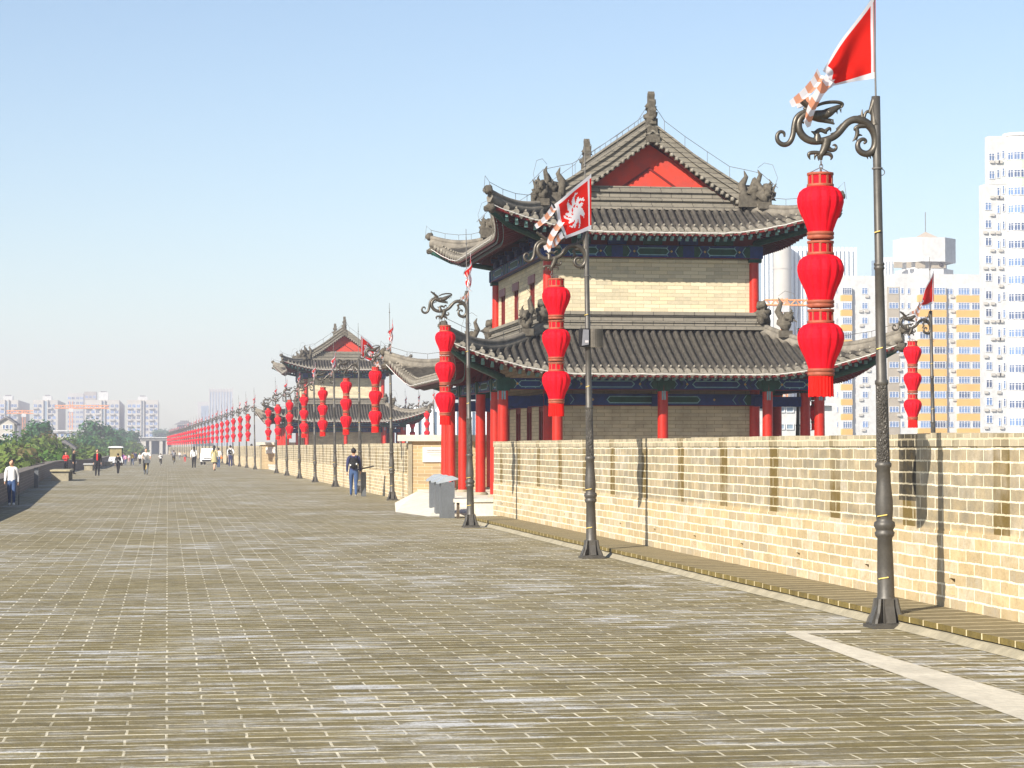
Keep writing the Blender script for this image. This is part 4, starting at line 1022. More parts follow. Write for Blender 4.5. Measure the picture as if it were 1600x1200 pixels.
    for s in ('L','R'):
        wq=Vector(J['w'+s])*H; d=(Vector(J['w'+s])-Vector(J['e'+s])).normalized(); sd=d.cross(Vector((0,1,0))).normalized() if abs(d.y)<.9 else Vector((1,0,0)); fw=d.cross(sd)
        b.ball(wq+d*.030*H,.016*H,.020*H,.030*H,n=8,k=6,m=2)
        for k in range(4):
            o=fw*(k-1.5)*.010*H; L=(.040,.046,.044,.034)[k]*H; p=wq+d*.045*H+o
            b.tube([p,p+d*L*.55+sd*.003*H,p+d*L*.95+sd*.010*H],[.0052*H,.0048*H,.0035*H],5,2)
        p=wq+d*.02*H+fw*.016*H; b.tube([p,p+d*.020*H+fw*.012*H,p+d*.038*H+fw*.012*H],[.006*H,.0055*H,.004*H],5,2)
    b.build('body',[M[top],M[bot],M['skin'],M[shoe],M['dark']],t)
    b=MB(); b.ball(hd+Vector((0,.012,.014))*H,.052*H,.058*H,.060*H,n=14,k=9,rough=.25,seed=H)
    if hair=='long': b.tube([hd+Vector((0,.04,0))*H,hd+Vector((0,.062,-.08))*H,hd+Vector((0,.065,-.17))*H],[.045*H,.04*H,.02*H],8)
    if hair=='bun': b.ball(hd+Vector((0,.01,.07))*H,.022*H,n=8,k=6)
    b.build('hair',M['hair'],t)
    if skirt:
        b=MB(); b.lathe([(.09*H,.60*H),(.105*H,.5*H),(.135*H,.34*H)],n=16,cap=False); b.build('skirt',M[top],t)
    if extra=='backpack':
        b=MB(); b.ball((0,.115*H,.69*H),.085*H,.055*H,.12*H,n=14,k=10); b.ball((0,.155*H,.65*H),.06*H,.03*H,.06*H,n=10,k=8)
        for s in (-1,1): b.tube([(s*.06*H,.10*H,.77*H),(s*.075*H,.02*H,.84*H),(s*.08*H,-.06*H,.77*H),(s*.07*H,.0,.62*H),(s*.06*H,.09*H,.60*H)],.011*H,6)
        o=b.build('backpack',M['cblack'],t)
        b=MB()
        for s,z in ((-1,.67),(1,.645)): b.ball((s*.062*H,.17*H,z*H),.017*H,.012*H,.02*H,n=8,k=6)
        b.build('backpack_charm',M['cwhite'],o)
    if extra=='bag':
        b=MB(); b.ball((-.15*H,.02*H,.50*H),.06*H,.04*H,.06*H,n=12,k=8); b.tube([(-.15*H,.02*H,.55*H),(-.10*H,0,.70*H),(-.06*H,0,.83*H)],.008*H,5); b.build('shoulder_bag',M['corange'],t)
    if extra=='whitebag':
        b=MB(); b.ball((.17*H,-.02*H,.47*H),.05*H,.04*H,.06*H,n=12,k=8,rough=.2); b.build('bag',M['cwhite'],t)
    if extra=='umbrella_stick':
        b=MB(); b.tube([(.15*H,-.03*H,.47*H),(.155*H,-.05*H,.02*H)],.008*H,6); b.build('walking_stick',M['cblack'],t)
    if extra=='open':
        b=MB(); b.tube([(0,-.050*H,.83*H),(0,-.076*H,.72*H),(0,-.066*H,.58*H)],[.022*H,.034*H,.028*H],8,flat=.6); b.build('shirt_front',M['cred'],t)
    return t
def pp(px,feet,head,label,*a,**k):
    g=G(px,feet); H=(feet-head)*g.y/F*1.01
    return person(g,H,label,*a,**k)
pp(18,790.5,720,'person in white jacket and jeans walking beside the left parapet','cwhite','cjeans',shoe='cwhite',pose='walk',hair='bun',extra='umbrella_stick')
pp(152,743.5,703,'person in dark jacket over red shirt facing the camera','cblack','cblack',shoe='cblack',pose='stand',extra='open',scalew=1.1)
pp(103,737.5,707,'person in red jacket with hands raised to the face by the stone bench','cred','cblack',pose='bent',scalew=1.1)
pp(115,741,703.5,'person in dark coat holding a white bag beside the left parapet','cblack','cblack',shoe='cblack',rz=R(70),extra='whitebag')
pp(552.5,776,700.5,'person in navy top and jeans seen from behind wearing a black backpack','cnavy','cjeans',shoe='cwhite',rz=R(175),pose='walk',extra='backpack',sleeve=True)
pp(184.5,741,709,'person with dark bag and white shoes beside the white cart','cblack','cblack',rz=R(165),pose='walk',extra='backpack')
pp(303,732.5,698,'person in white shirt and black trousers with long hair seen from behind','cwhite','cblack',rz=R(180),pose='walk',hair='long')
pp(335,735.5,697,'person in yellow patterned coat walking in front of the silver van','cpattern','cblack',shoe='cblack',rz=R(150),pose='walk',skirt=True,hair='long')
pp(341.5,731.5,700,'person in white top with orange shoulder bag behind the patterned coat','cwhite','cjeans',rz=R(170),pose='walk',extra='bag')
pp(360,729.5,696,'person in white shirt and navy trousers leaning by the brick parapet','cwhite','cnavy',rz=R(160),pose='hip',extra='backpack')
pp(393,729.5,694,'person in white shirt with tan bag standing close to a lamp post','cwhite','cgrey',rz=R(150),pose='hip',sleeve=False)
far=[(192,727,708,'cpurple','cnavy'),(196,727,710,'cpink','cjeans'),(201.5,722,710,'cwhite','cpink'),(206.5,727.5,707,'cyel','cjeans'),(209,722,706,'cnavy','cnavy'),(212.5,722,706.5,'cnavy','cblack'),(218.5,727,708,'cwhite','cblack'),
     (269.5,713,703,'cgrey','cblack'),(280.8,718,705.5,'cwhite','cgrey'),(246.5,707,702,'cpink','cwhite'),(274.5,706.5,699.5,'cnavy','cblack'),(288.8,722.5,707.5,'cgrey','cred')]
fl=['in purple top just right of the white cart','in pink top beside the purple one','in white and pink, third in the crowd right of the cart','in yellow top and jeans in the middle of the crowd','in navy clothes behind the yellow top','in dark blue clothes at the right of the crowd','in white top and black trousers just left of the cyclist',
    'in grey, far off behind the two riders','in white top far down the middle of the walkway','in pink and white, farthest away on the left','in navy at the far end below the lanterns','in grey top and red trousers left of the lantern row']
for i,(x,f_,h_,a,c) in enumerate(far):
    pp(x,f_,h_,'tiny distant person '+fl[i],a,c,rz=R((0,180,20,200,170,10)[i%6]),pose='walk',mirror=1 if i%2 else -1)
# bicycles
def bicycle(loc,rz,label,s=1.0,rider=None):
    t=thing('bicycle',label,'bicycle',loc,rz)
    t.scale=(s,)*3
    def wheel(y):
        b=MB(); ring=[(0,y+.33*cos(a),.34+.33*sin(a)) for a in [2*pi*k/24 for k in range(25)]]; b.tube(ring,.02,6); w=b.build('wheel',M['rubber'],t)
        b=MB()
        for k in range(10): a=pi*k/10; b.tube([(0,y+.31*cos(a),.34+.31*sin(a)),(0,y-.31*cos(a),.34-.31*sin(a))],.004,4)
        b.tube([(-.04,y,.34),(.04,y,.34)],.025,8); b.build('spokes',M['binl'],w)
    wheel(-.52); wheel(.52)
    b=MB()
    for p,q in (((0,.52,.34),(0,.05,.30)),((0,.05,.30),(0,.22,.82)),((0,.52,.34),(0,.20,.74)),((0,.05,.30),(0,-.38,.72)),((0,.20,.74),(0,-.37,.80)),((0,-.36,.86),(0,-.40,.68)),((.03,-.40,.68),(.045,-.52,.34)),((-.03,-.40,.68),(-.045,-.52,.34))): b.tube([p,q],.018,6)
    b.build('frame',M['cyel'],t)
    b=MB(); b.tube([(-.28,-.28,.98),(-.2,-.36,.97),(0,-.38,.93),(.2,-.36,.97),(.28,-.28,.98)],.013,6); b.tube([(0,-.38,.93),(0,-.36,.84)],.014,6); b.build('handlebar',M['binm'],t)
    b=MB(); b.ball((0,.23,.86),.08,.14,.035,n=10,k=6); b.build('saddle',M['cblack'],t)
    b=MB(); b.tube([(-.12,-.02,.18),(-.12,.04,.18),(-.05,.05,.30),(.05,.05,.30),(.12,.06,.42),(.12,.0,.42)],.012,5); b.build('pedals',M['binm'],t)
    b=MB(); b.box(-.16,.16,-.78,-.50,.70,.92); b.build('basket',M['binm'],t)
    return t
g=G(228,741.5); g2=G(228,741.5)
bicycle(g,R(8),'yellow framed bicycle ridden toward the camera by the person in white')
H=(741.5-702)*g.y/F/ .99; person(g+Vector((0,.12,.02)),H,'person in white shirt riding a bicycle toward the camera','cwhite','cblack',shoe='cgrey',rz=R(8),pose='cycle',sleeve=False)
for k,(x,f_,h_,a,c,nm) in enumerate(((251,727.5,709,'cwhite','cblack','in white top and black shorts'),(271.5,725,704,'cgrey','cblack','in grey top riding away'))):
    g=G(x,f_); bicycle(g,R(180),'small distant bicycle ridden away by the person '+nm); person(g+Vector((0,-.12,.02)),(f_-h_)*g.y/F,'distant cyclist '+nm,a,c,shoe='cwhite',rz=R(180),pose='cycle',sleeve=False)
# ------------------------------------------------------------------ stone benches, cart, van, sign
def bench(px,py,label,w=1.2,L=2.2,h=.42,top='cyel'):
    g=G(px,py); t=thing('bench',label,'bench',g)
    b=MB(); b.box(-w/2,w/2,-L/2,L/2,h-.08,h); b.build('seat',mat('bench_top_'+top,(.42,.36,.22) if top=='cyel' else (.5,.5,.48),.8,var=.3,scale=5),t)
    for y in (-L/2+.2,0,L/2-.2):
        b=MB(); b.box(-w/2+.06,w/2-.06,y-.1,y+.1,0,h-.08); b.build('leg',M['cem'],t)
bench(97,750.5,'stone block bench with yellowish top beside the left parapet',.95,5,.55); bench(139,735,'pale stone bench by the left parapet, behind the man in the dark jacket',.7,3,.5,'p')
bench(170,728,'pale stone bench farther along the left parapet, left of the cart',.7,3,.45,'q')
g=G(2,778); t=thing('sign_board','pink red sign board with white writing at the left edge of the frame','sign',(g.x-.05,g.y+3,0))
b=MB(); b.box(-.16,.16,-.03,.03,.02,.75); b.build('panel',mat('sign_pink',(.62,.04,.12),.5,var=.1),t)
b=MB()
for z in (.62,.50,.38,.26,.16):
    b.box(-.05,.13,-.034,-.031,z-.03,z+.03); b.box(-.02,.10,-.038,-.034,z-.012,z+.012,1)
b.build('lettering',[M['cwhite'],mat('sign_pink_dark',(.62,.04,.12),.5)],t)
# golf cart
g=G(181,727.5); t=thing('electric_cart','white open electric cart with flat roof parked by the left parapet','cart',(g.x,g.y,0))
b=MB(); b.prism([(-.62,.28),(.62,.28),(.62,.55),(.55,.80),(-.55,.80),(-.62,.55)],-1.4,-1.0,'y'); b.prism([(-.62,.28),(.62,.28),(.62,.6),(-.62,.6)],-1.0,1.4,'y'); b.build('body',M['carw'],t)
b=MB(); b.prism([(-.68,1.62),(.68,1.62),(.60,1.72),(0,1.76),(-.60,1.72)],-1.3,1.5,'y'); b.build('roof',M['carw'],t)
for x in (-.58,.58):
    for y in (-1.1,1.3):
        b=MB(); b.tube([(x,y,.6),(x*.98,y,1.64)],.025,6); b.build('roof_post',M['cblack'],t)
for x in (-.5,.5):
    for y in (-1.0,1.0):
        b=MB(); Mx=Matrix.Rotation(pi/2,4,'Y'); b.lathe([(.24,-.09),(.26,-.05),(.26,.05),(.24,.09)],(x,y,.26),n=16,M=Mx); w=b.build('wheel',M['rubber'],t); b=MB(); b.lathe([(.13,-.095),(.13,.095)],(x,y,.26),n=12,M=Mx); b.build('rim',M['carw'],w)
    b=MB(); b.ball((x*.8,-1.42,.62),.08,.03,.06,n=10,k=6); b.build('headlight',M['lamp'],t)
b=MB(); b.box(-.5,.5,-.3,.3,.6,.78); b.box(-.5,.5,.25,.4,.78,1.25); b.build('seat',M['ctan'],t)
b=MB(); b.box(-.52,.52,-1.12,-1.09,.8,1.6); b.build('windscreen',mat('screen',(.3,.25,.12),.1,spec=.8),t)
# minivan
g=G(329,726); t=thing('minivan','silver white minivan parked near the lantern row on the walkway','van',(g.x-.1,g.y,0),R(-8)); t.scale=(.82,.82,.82)
b=MB(); out=[(-2.1,.35),(2.1,.35),(2.15,.95),(2.0,1.75),(1.8,1.88),(-1.0,1.88),(-1.75,1.15),(-2.15,1.0),(-2.2,.6)]
b.prism(out,-.82,.82,'x'); van=b.build('body',M['carw'],t)
b=MB(); b.prism([(-1.72,1.16),(-1.05,1.80),(-1.02,1.80),(-1.69,1.14)],-.72,.72,'x'); b.build('windscreen',M['dglass'],t)
for s in (-1,1):
    b=MB(); b.prism([(-1.3,1.15),(-.95,1.7),(1.85,1.7),(1.9,1.15)],s*.822,s*.835,'x'); b.build('side_window',M['dglass'],t)
    b=MB(); b.ball((s*.62,-2.13,.82),.16,.05,.11,n=12,k=8); b.build('headlight',M['lamp'],t)
    for y in (-1.35,1.35):
        b=MB(); Mx=Matrix.Rotation(pi/2,4,'Y'); b.lathe([(.30,-.11),(.33,-.07),(.33,.07),(.30,.11)],(s*.74,y,.33),n=18,M=Mx); w=b.build('wheel',M['rubber'],t); b=MB(); b.lathe([(.18,-.115),(.18,.115)],(s*.74,y,.33),n=14,M=Mx); b.build('rim',M['binl'],w)
b=MB(); b.box(-.6,.6,-2.24,-2.18,.42,.58); b.build('bumper',M['cblack'],t); b=MB(); b.box(-.42,.42,-2.19,-2.15,.66,.78); b.build('grille',M['cblack'],t)
#PART4
# ------------------------------------------------------------------ city buildings
def winmesh(b,x,z,w,h,y=0,mull=2,fr=.07,gm=1,fm=0,d=.12,M4=None):
    b.box(x-w/2,x+w/2,y-.04,y+.02,z-h/2,z+h/2,gm,M4)
    for zz in (z-h/2,z+h/2-fr): b.box(x-w/2,x+w/2,y-d,y-.045,zz,zz+fr,fm,M4)
    for k in range(mull+1):
        xx=x-w/2+(w-fr)*k/mull; b.box(xx,xx+fr,y-d,y-.045,z-h/2+fr,z+h/2-fr,fm,M4)
    if h>1: b.box(x-w/2+fr,x+w/2-fr,y-d+.01,y-.046,z+h*.2,z+h*.2+fr*.7,fm,M4)
class Bld:
    def __init__(s,name,label,Y,group=None,cat='building'):
        s.Y=Y; s.t=thing(name,label,cat,(P(1400 if Y else 0,699,Y).x*0,Y,-12),0,group); s.n={}
        s.over=MB(); s.overm=None
    def X(s,px): return P(px,699,s.Y).x
    def Z(s,py,px=1400): return P(px,py,s.Y).z+12
    def box(s,part,px0,px1,py,depth,m,y=0,bottom=0.0,label=None):
        b=MB(); b.box(s.X(px0),s.X(px1),y,y+depth,bottom,s.Z(py,(px0+px1)/2),0); o=b.build(part,m,s.t); return o
    def windows(s,pxs,z0,pitch,n,w,h,mull=2,y=0,fm='wframe',gm='glass',cap=100,part='window'):
        proto=None
        for px in pxs:
            for k in range(n):
                c=s.n.get(part,0); x=s.X(px); z=z0-pitch*k
                if c<cap:
                    if proto is None:
                        b=MB(); winmesh(b,0,0,w,h,0,mull); proto=b.build(part,[M[fm],M[gm]],s.t); o=proto
                    else: o=proto.copy(); COL.objects.link(o)
                    o.location=(x,y,z); s.n[part]=c+1
                else: winmesh(s.over,x,z,w,h,y,mull); s.overm=[M[fm],M[gm]]
    def done(s):
        if s.overm: o=s.over.build('windows',s.overm,s.t); o['kind']='stuff'
# ochre and white apartment block
B=Bld('apartment_building','white apartment block with ochre balcony bands behind the near parapet',450)
pz=3.0
zt=B.Z(431)
B.box('wing',1299,1396,431,16,M['white']); B.box('main_block',1396,1534,429,18,M['white'],-1.2)
B.box('recess_band',1385,1403,449,.5,M['brown'],-1.35)
z0=B.Z(455)
for k in range(13):
    z=z0-pz*k
    for a,c,yy in ((1314,1330.5,-.9),):
        b=MB(); b.box(B.X(a),B.X(c),yy,0,z-2.15,z-.95,0); b.build('balcony_band',M['yellow'],B.t)
    for a,c,yy in ((1431,1475,-2.0),(1492,1532.5,-2.0)):
        b=MB(); b.box(B.X(a),B.X(c),yy,-1.2,z-2.25,z-.85,0); b.build('balcony_band',M['yellow'],B.t)
b=MB()
for a,c,yy in ((1314.5,1330,-.85),(1431.5,1474.5,-1.95),(1492.5,1532,-1.95)): b.box(B.X(a),B.X(c),yy,yy+.9,B.Z(690),B.Z(449 if a<1400 else 448),0)
b.build('balcony_bay',M['white'],B.t)
B.windows([1322.3],z0-.1,pz,13,1.9,1.35,4,-.86)
B.windows([1442,1464,1502,1523],z0-.0,pz,13,2.4,1.35,4,-1.96)
B.windows([1352,1374],z0,pz,13,1.2,1.3,2,0)
B.windows([1308.5],z0,pz,13,.35,1.2,1,0); B.windows([1394],z0,pz,12,2.0,1.2,3,-1.36)
B.windows([1482],z0,pz,13,1.3,1.25,2,-1.22,fm='bgrey'); B.windows([1408,1418],z0,pz,13,.6,1.2,1,-1.22)
b=MB(); random.seed(4)
for px,yy in ((1357,0),(1403,-1.4),(1487,-1.2),(1347,0)):
    for k in range(13):
        if random.random()<.7: x=B.X(px)+random.uniform(-.3,.3); z=z0-pz*k-1.1+random.uniform(-.1,.1); b.box(x-.4,x+.4,yy-.35,yy,z-.25,z+.25,0)
o=b.build('air_conditioners',M['cream'],B.t); o['kind']='stuff'
# octagonal crown
def octa(b,cx,cy,r,z0,z1,m=0,r2=None):
    b.lathe([(r,z0),(r2 if r2 is not None else r,z1)],(cx,cy,0),n=8,m=m,sm=False,M=Matrix.Rotation(pi/8,4,'Z'))
cx=B.X(1463); b=MB(); octa(b,cx,7,5.9,zt-1,B.Z(418)); octa(b,cx,7,4.6,B.Z(419),B.Z(407)); octa(b,cx,7,6.4,B.Z(407),B.Z(369)); b.build('crown_drum',M['white'],B.t)
b=MB(); b.lathe([(3.6,B.Z(369)),(.1,B.Z(356.5))],(cx+.3,7,0),n=4,sm=False,M=Matrix.Rotation(pi/4,4,'Z')); b.build('roof',M['rooft'],B.t)
b=MB(); b.tube([(cx+.3,7,B.Z(357)),(cx+.3,7,B.Z(325))],.09,6); b.build('antenna',M['rod'],B.t)
for a,c in ((1404,1416),(1424,1430),(1438,1452),(1462,1484)):
    b=MB(); b.box(B.X(a),B.X(c),1.9,2.6,B.Z(417),B.Z(408),0); b.build('loggia_opening',M['brown'],B.t)
b=MB(); b.ball((B.X(1477),1.9,B.Z(412)),.45,n=10,k=6); b.build('vent',M['dark'],B.t)
B.done()
# tall white tower at the right edge
B=Bld('residential_tower','tall white residential tower with rounded bays at the right edge',370)
B.box('lower_tower',1540,1700,289,2.5,M['white']); B.box('upper_tower',1548,1700,214,2,M['white'],.0,B.Z(289,1600))
b=MB(); b.lathe([(2.6,B.Z(700)),(2.6,B.Z(206))],(B.X(1598),1.0,0),n=28); b.build('rounded_bay',M['white'],B.t)
b=MB(); b.lathe([(2.75,B.Z(209)),(2.75,B.Z(205)),(2.6,B.Z(204))],(B.X(1598),1.0,0),n=28,cap=False); b.build('parapet_band',M['white'],B.t)
z0=B.Z(241); ph=2.98
for part,cx_,n,zz,r in (('rounded_bay_window',B.X(1598),16,z0,2.6),):
    c0=None
    for k in range(n):
        z=zz-ph*k
        b=MB()
        for j in range(6):
            a=R(-165+24*j)
            if True:
                Mx=Matrix.Translation((cx_,1.0,0))@Matrix.Rotation(a+pi/2,4,'Z')@Matrix.Translation((0,-r,0)); winmesh(b,0,z,1.06,1.35,0,2,M4=Mx,d=.1)
        b.build('bay_window',[M['wframe'],M['glass']],B.t)
B.windows([1552],z0-.2,ph,2,1.0,1.35,2,0); B.windows([1562],z0,ph,16,.5,1.4,1,0); B.windows([1546],B.Z(320),ph,13,1.1,1.35,2,0); B.windows([1570],z0+.3,ph,16,.45,1.4,1,0)
for k in range(2):
    b=MB(); z=z0-ph*k
    for j in range(5):
        a=R(-150+20*j); Mx=Matrix.Translation((B.X(1598),1.0,0))@Matrix.Rotation(a+pi/2,4,'Z')@Matrix.Translation((0,-2.62,0)); b.box(-.5,.5,0,.03,z-2.1,z-.75,0,Mx)
    b.build('green_panel',M['palegreen'],B.t)
b=MB(); random.seed(8)
for px,y in ((1541,0),(1552,0),(1565,0),(1561,0)):
    for k in range(16):
        z=z0-ph*k-1.0
        if (px!=1541 or k>3) and random.random()<.6: x=B.X(px); b.box(x-.35,x+.35,y-.35,y,z-.2,z+.25,0)
o=b.build('air_conditioners',M['cream'],B.t); o['kind']='stuff'
B.done()
# office tower of blue glass with pale fins
M['paleglass']=mat('pale_facade_glass',(.36,.42,.48),.4,var=.1,scale=.1)
def fin_tower(label,Y,px0,px1,py,step,depth=25,finm='fin',gl='bglass'):
    B=Bld('office_tower',label,Y); B.box('glass_body',px0,px1,py,depth,M[gl])
    b=MB(); x=px0
    while x<px1+.1: b.box(B.X(x)-.35,B.X(x)+.35,-.6,0,0,B.Z(py-1.5),0); x+=step
    b.box(B.X(px0),B.X(px1),-.3,0,B.Z(py+5),B.Z(py+1),0); b.build('fins',M[finm],B.t); return B
B=fin_tower('blue glass office tower with pale vertical fins right of the near pavilion',650,1192,1338,389,6.6)
b=MB(); b.lathe([(2.6,0),(2.6,B.Z(386))],(B.X(1219),-3,0),n=24); b.lathe([(2.75,B.Z(424)),(2.75,B.Z(421))],(B.X(1219),-3,0),n=24,cap=False); b.build('round_shaft',M['cream'],B.t)
fin_tower('small blue glass block beside the octagonal crown',700,1378,1397,404,5,10)
fin_tower('white and blue office slab seen under the near pavilion eave, left of its columns',380,566,770,640,12,20)
fin_tower('hazy tall slab with white fins above the distant lanterns',1750,327,363,611,4.5,12,'cream','paleglass')
B=Bld('office_tower','hazy pale narrow tower left of the white finned slab',1800); B.box('body',309,325,628,14,M['cream']); B.box('side_block',314,326,634,10,M['bgrey'],-1)
B=Bld('low_building','low white building with dark windows seen between the right columns',210)
B.box('body',1180,1300,632,9,M['white']); B.windows([1220,1234,1262],B.Z(640,1250),1.6,3,.75,.55,1,fm='wframe',gm='bgrey'); B.box('eave',1176,1304,631,.6,M['wframe'],-.6,B.Z(634))
# left apartment blocks
def lblock(label,px0,px1,side,top,box,cols,rec=None,Y=1100):
    B=Bld('apartment_block',label,Y,'hazy apartment blocks on the left'); d=side*Y*Y/3600/max(15,abs(B.X(px1)))*.85
    B.box('body',px0,px1,top,d,M['cream'])
    B.box('roof_box',box[0],box[1],box[2],5,M['white'],1.5,B.Z(top,100)); B.box('roof_box_top',box[0]+3,box[1]-3,box[2]-1.5,3,M['roofg'],2.5,B.Z(box[2],100))
    for (a,c) in rec: B.box('recess',a,c,top+2,.2,M['bgrey'],-.2)
    b=MB()
    for a,c in rec:
        for q in (a,c): b.box(B.X(q)-.2,B.X(q)+.2,-.9,0,0,B.Z(top,100),0)
    b.build('pilasters',M['cream'],B.t)
    B.windows(cols,B.Z(top+9,100),2.75,10,1.6,1.5,2); 
    b=MB(); b.box(-1.1,1.1,-1.0,-.1,-.35,.35,0); o=None
    for k in range(10):
        z=B.Z(top+9,100)-2.75*k
        for a in cols[::2]:
            if o is None: o=b.build('balcony',M['cream'],B.t)
            else: o=o.copy(); COL.objects.link(o)
            o.location=(B.X(a),0,z-1.15)
lblock('hazy apartment block cut by the left edge of the frame',-24,28,22,625,(4,19,618.5),[-10,-2,3.5,17.5,23],[(7,13)])
lblock('hazy apartment block behind the tallest tree, second from the left',51,90,15,625,(66,80,618.5),[55,62,77,84],[(67,74)])
lblock('hazy apartment block with the tallest white roof box, left of the last block',133,186,11,625,(153.5,169,612.5),[137,145,152,168,175,182],[(158,163)])
lblock('hazy apartment block standing right of the others, nearest the distant gate',198,247,6,625,(215,230,619.5),[202,209,216,229,236,243],[(220,224)])
B=Bld('apartment_tower','fainter apartment tower rising between the left blocks behind a crane',1500); B.box('body',105,130,614.5,15,M['cream']); B.windows([108,114,121,127],B.Z(622,100),3,12,2,1.6,2)
B=Bld('apartment_tower','faint pinkish slab under construction behind the third block',1700); B.box('body',131,150,612,20,M['brown']); B.windows([135,141,147],B.Z(620,100),3.2,9,2,1.8,1)
def crane(label,Y,px,py0,py1,jx0,jx1,jy):
    B=Bld('tower_crane',label,Y,cat='crane'); x=B.X(px); b=MB(); z1=B.Z(py0,px)
    for q in (-.6,.6):
        for r in (-.6,.6): b.tube([(x+q,r,0),(x+q,r,z1)],.12,4)
    k=0; z=0
    while z<z1-1.4: b.tube([(x-.6,-.6,z),(x+.6,-.6,z+1.4)] if k%2 else [(x+.6,-.6,z),(x-.6,-.6,z+1.4)],.08,4); z+=1.4; k+=1
    b.build('mast',M['orange'],B.t)
    b=MB(); zj=B.Z(jy,px); a=B.X(jx0); c=B.X(jx1)
    for dz,r in ((0,-.5),(0,.5),(1.2,0)): b.tube([(a,r,zj+dz),(c,r,zj+dz)],.22,4)
    xx=a; k=0
    while xx<c-1.2: b.tube([(xx,-.5,zj+(0 if k%2 else 1.2)),(xx+1.2,-.5,zj+(1.2 if k%2 else 0))],.15,4); xx+=1.2;k+=1
    b.build('jib',M['orange'],B.t)
    b=MB(); b.box(x-1,x+1,-.8,.8,zj-1.6,zj-.1); b.build('cab',M['white'],B.t)
crane('orange tower crane before the glass tower, right of the pavilion',520,1226,466,700,1196,1292,477)
crane('small orange tower crane among the hazy left blocks',1000,111,627,690,85,170,638)
crane('second faint orange crane behind the left trees',1050,37,640,690,10,52,646)
# smaller old buildings on the left
def gable_house(label,Y,px0,px1,ptop,pe,m,depth=9,roof='roofg'):
    B=Bld('house',label,Y); xa,xb=B.X(px0),B.X(px1); ze=B.Z(pe,px0); zt=B.Z(ptop,px0); b=MB(); b.prism([(xa,0),(xb,0),(xb,ze),((xa+xb)/2,zt-.15),(xa,ze)],0,depth,'y'); b.build('wall',M[m],B.t)
    b=MB(); mx=(xa+xb)/2
    for q,e in ((xa,-.5),(xb,.5)): b.prism([(mx,zt),(q+e,ze-.2),(q+e,ze-.5),(mx,zt-.35)],-.4,depth+.4,'y')
    b.build('roof',M[roof],B.t); return B
B=gable_house('grey gabled house with two rows of windows at the far left',420,-4,22,650,660,'cream'); B.windows([6,11,17],B.Z(667,10),1.5,2,.5,.8,1); B.done()
B=gable_house('grey tiled hip roof among the trees above the seated pair',260,88,112,687,697,'cream',6); 
B=Bld('long_hall','long low hall with white eave line among the left trees',700); B.box('wall',74,138,676,10,M['cream']); B.box('roof_slab',72,140,672,12,M['white'],-1,B.Z(674,100)); B.windows([80,88,97,106,115,124,132],B.Z(680,100),2,1,1,1,1)
B=Bld('low_building','brown low building with pale flat roof right of the long hall',560); B.box('wall',128,164,686,8,M['brown']); B.box('roof_slab',125,167,683,10,M['cream'],-1,B.Z(685,140)); B.windows([140,152],B.Z(690,140),2,1,1.2,.9,1)
B=Bld('gate_building','low stone gate building closing the far end of the walkway',600)
B.t.location.z=-2
def gz(py): return P(250,py,600).z+2
for a,c in ((220,228),(233,236.5),(249,254),(259,262),(268,300)):
    b=MB(); b.box(B.X(a),B.X(c),0,4,0,gz(684),0); b.build('pier',M['cream'],B.t)
b=MB(); b.box(B.X(218),B.X(300),-.3,5,gz(688),gz(684.5),0); b.build('lintel',M['cream'],B.t)
b=MB(); b.box(B.X(216),B.X(302),-.8,5.5,gz(684.5),gz(683.3),0); b.build('roof_slab',M['white'],B.t); b=MB(); b.box(B.X(221),B.X(300),3.5,4.5,0,gz(688),0); b.build('back_wall',M['bgrey'],B.t)
B=Bld('gate_tower','hazy distant gate tower with sweeping grey roofs above the walkway end',1000); x=B.X(288)
b=MB(); b.box(x-4,x+4,0,6,0,B.Z(673,288)); b.build('wall',M['bgrey'],B.t)
def hipr(b,w,z0,z1,ov):
    b.add([(x-w-ov,-ov,z0+.25),(x+w+ov,-ov,z0+.25),(x+w+ov,6+ov,z0+.25),(x-w-ov,6+ov,z0+.25),(x-w*.5,3,z1),(x+w*.5,3,z1)],[(0,1,5,4),(1,2,5),(2,3,4,5),(3,0,4),(3,2,1,0)])
b=MB(); hipr(b,4.2,B.Z(673,288),B.Z(668,288),1.6); b.build('lower_roof',M['roofg'],B.t); b=MB(); b.box(x-3,x+3,1,5,B.Z(671,288),B.Z(664,288)); b.build('upper_wall',M['bgrey'],B.t); b=MB(); hipr(b,3.0,B.Z(664,288),B.Z(658,288),1.3); b.tube([(x-1.8,3,B.Z(658,288)),(x+1.8,3,B.Z(658,288))],.3,5); b.build('upper_roof',M['roofg'],B.t)
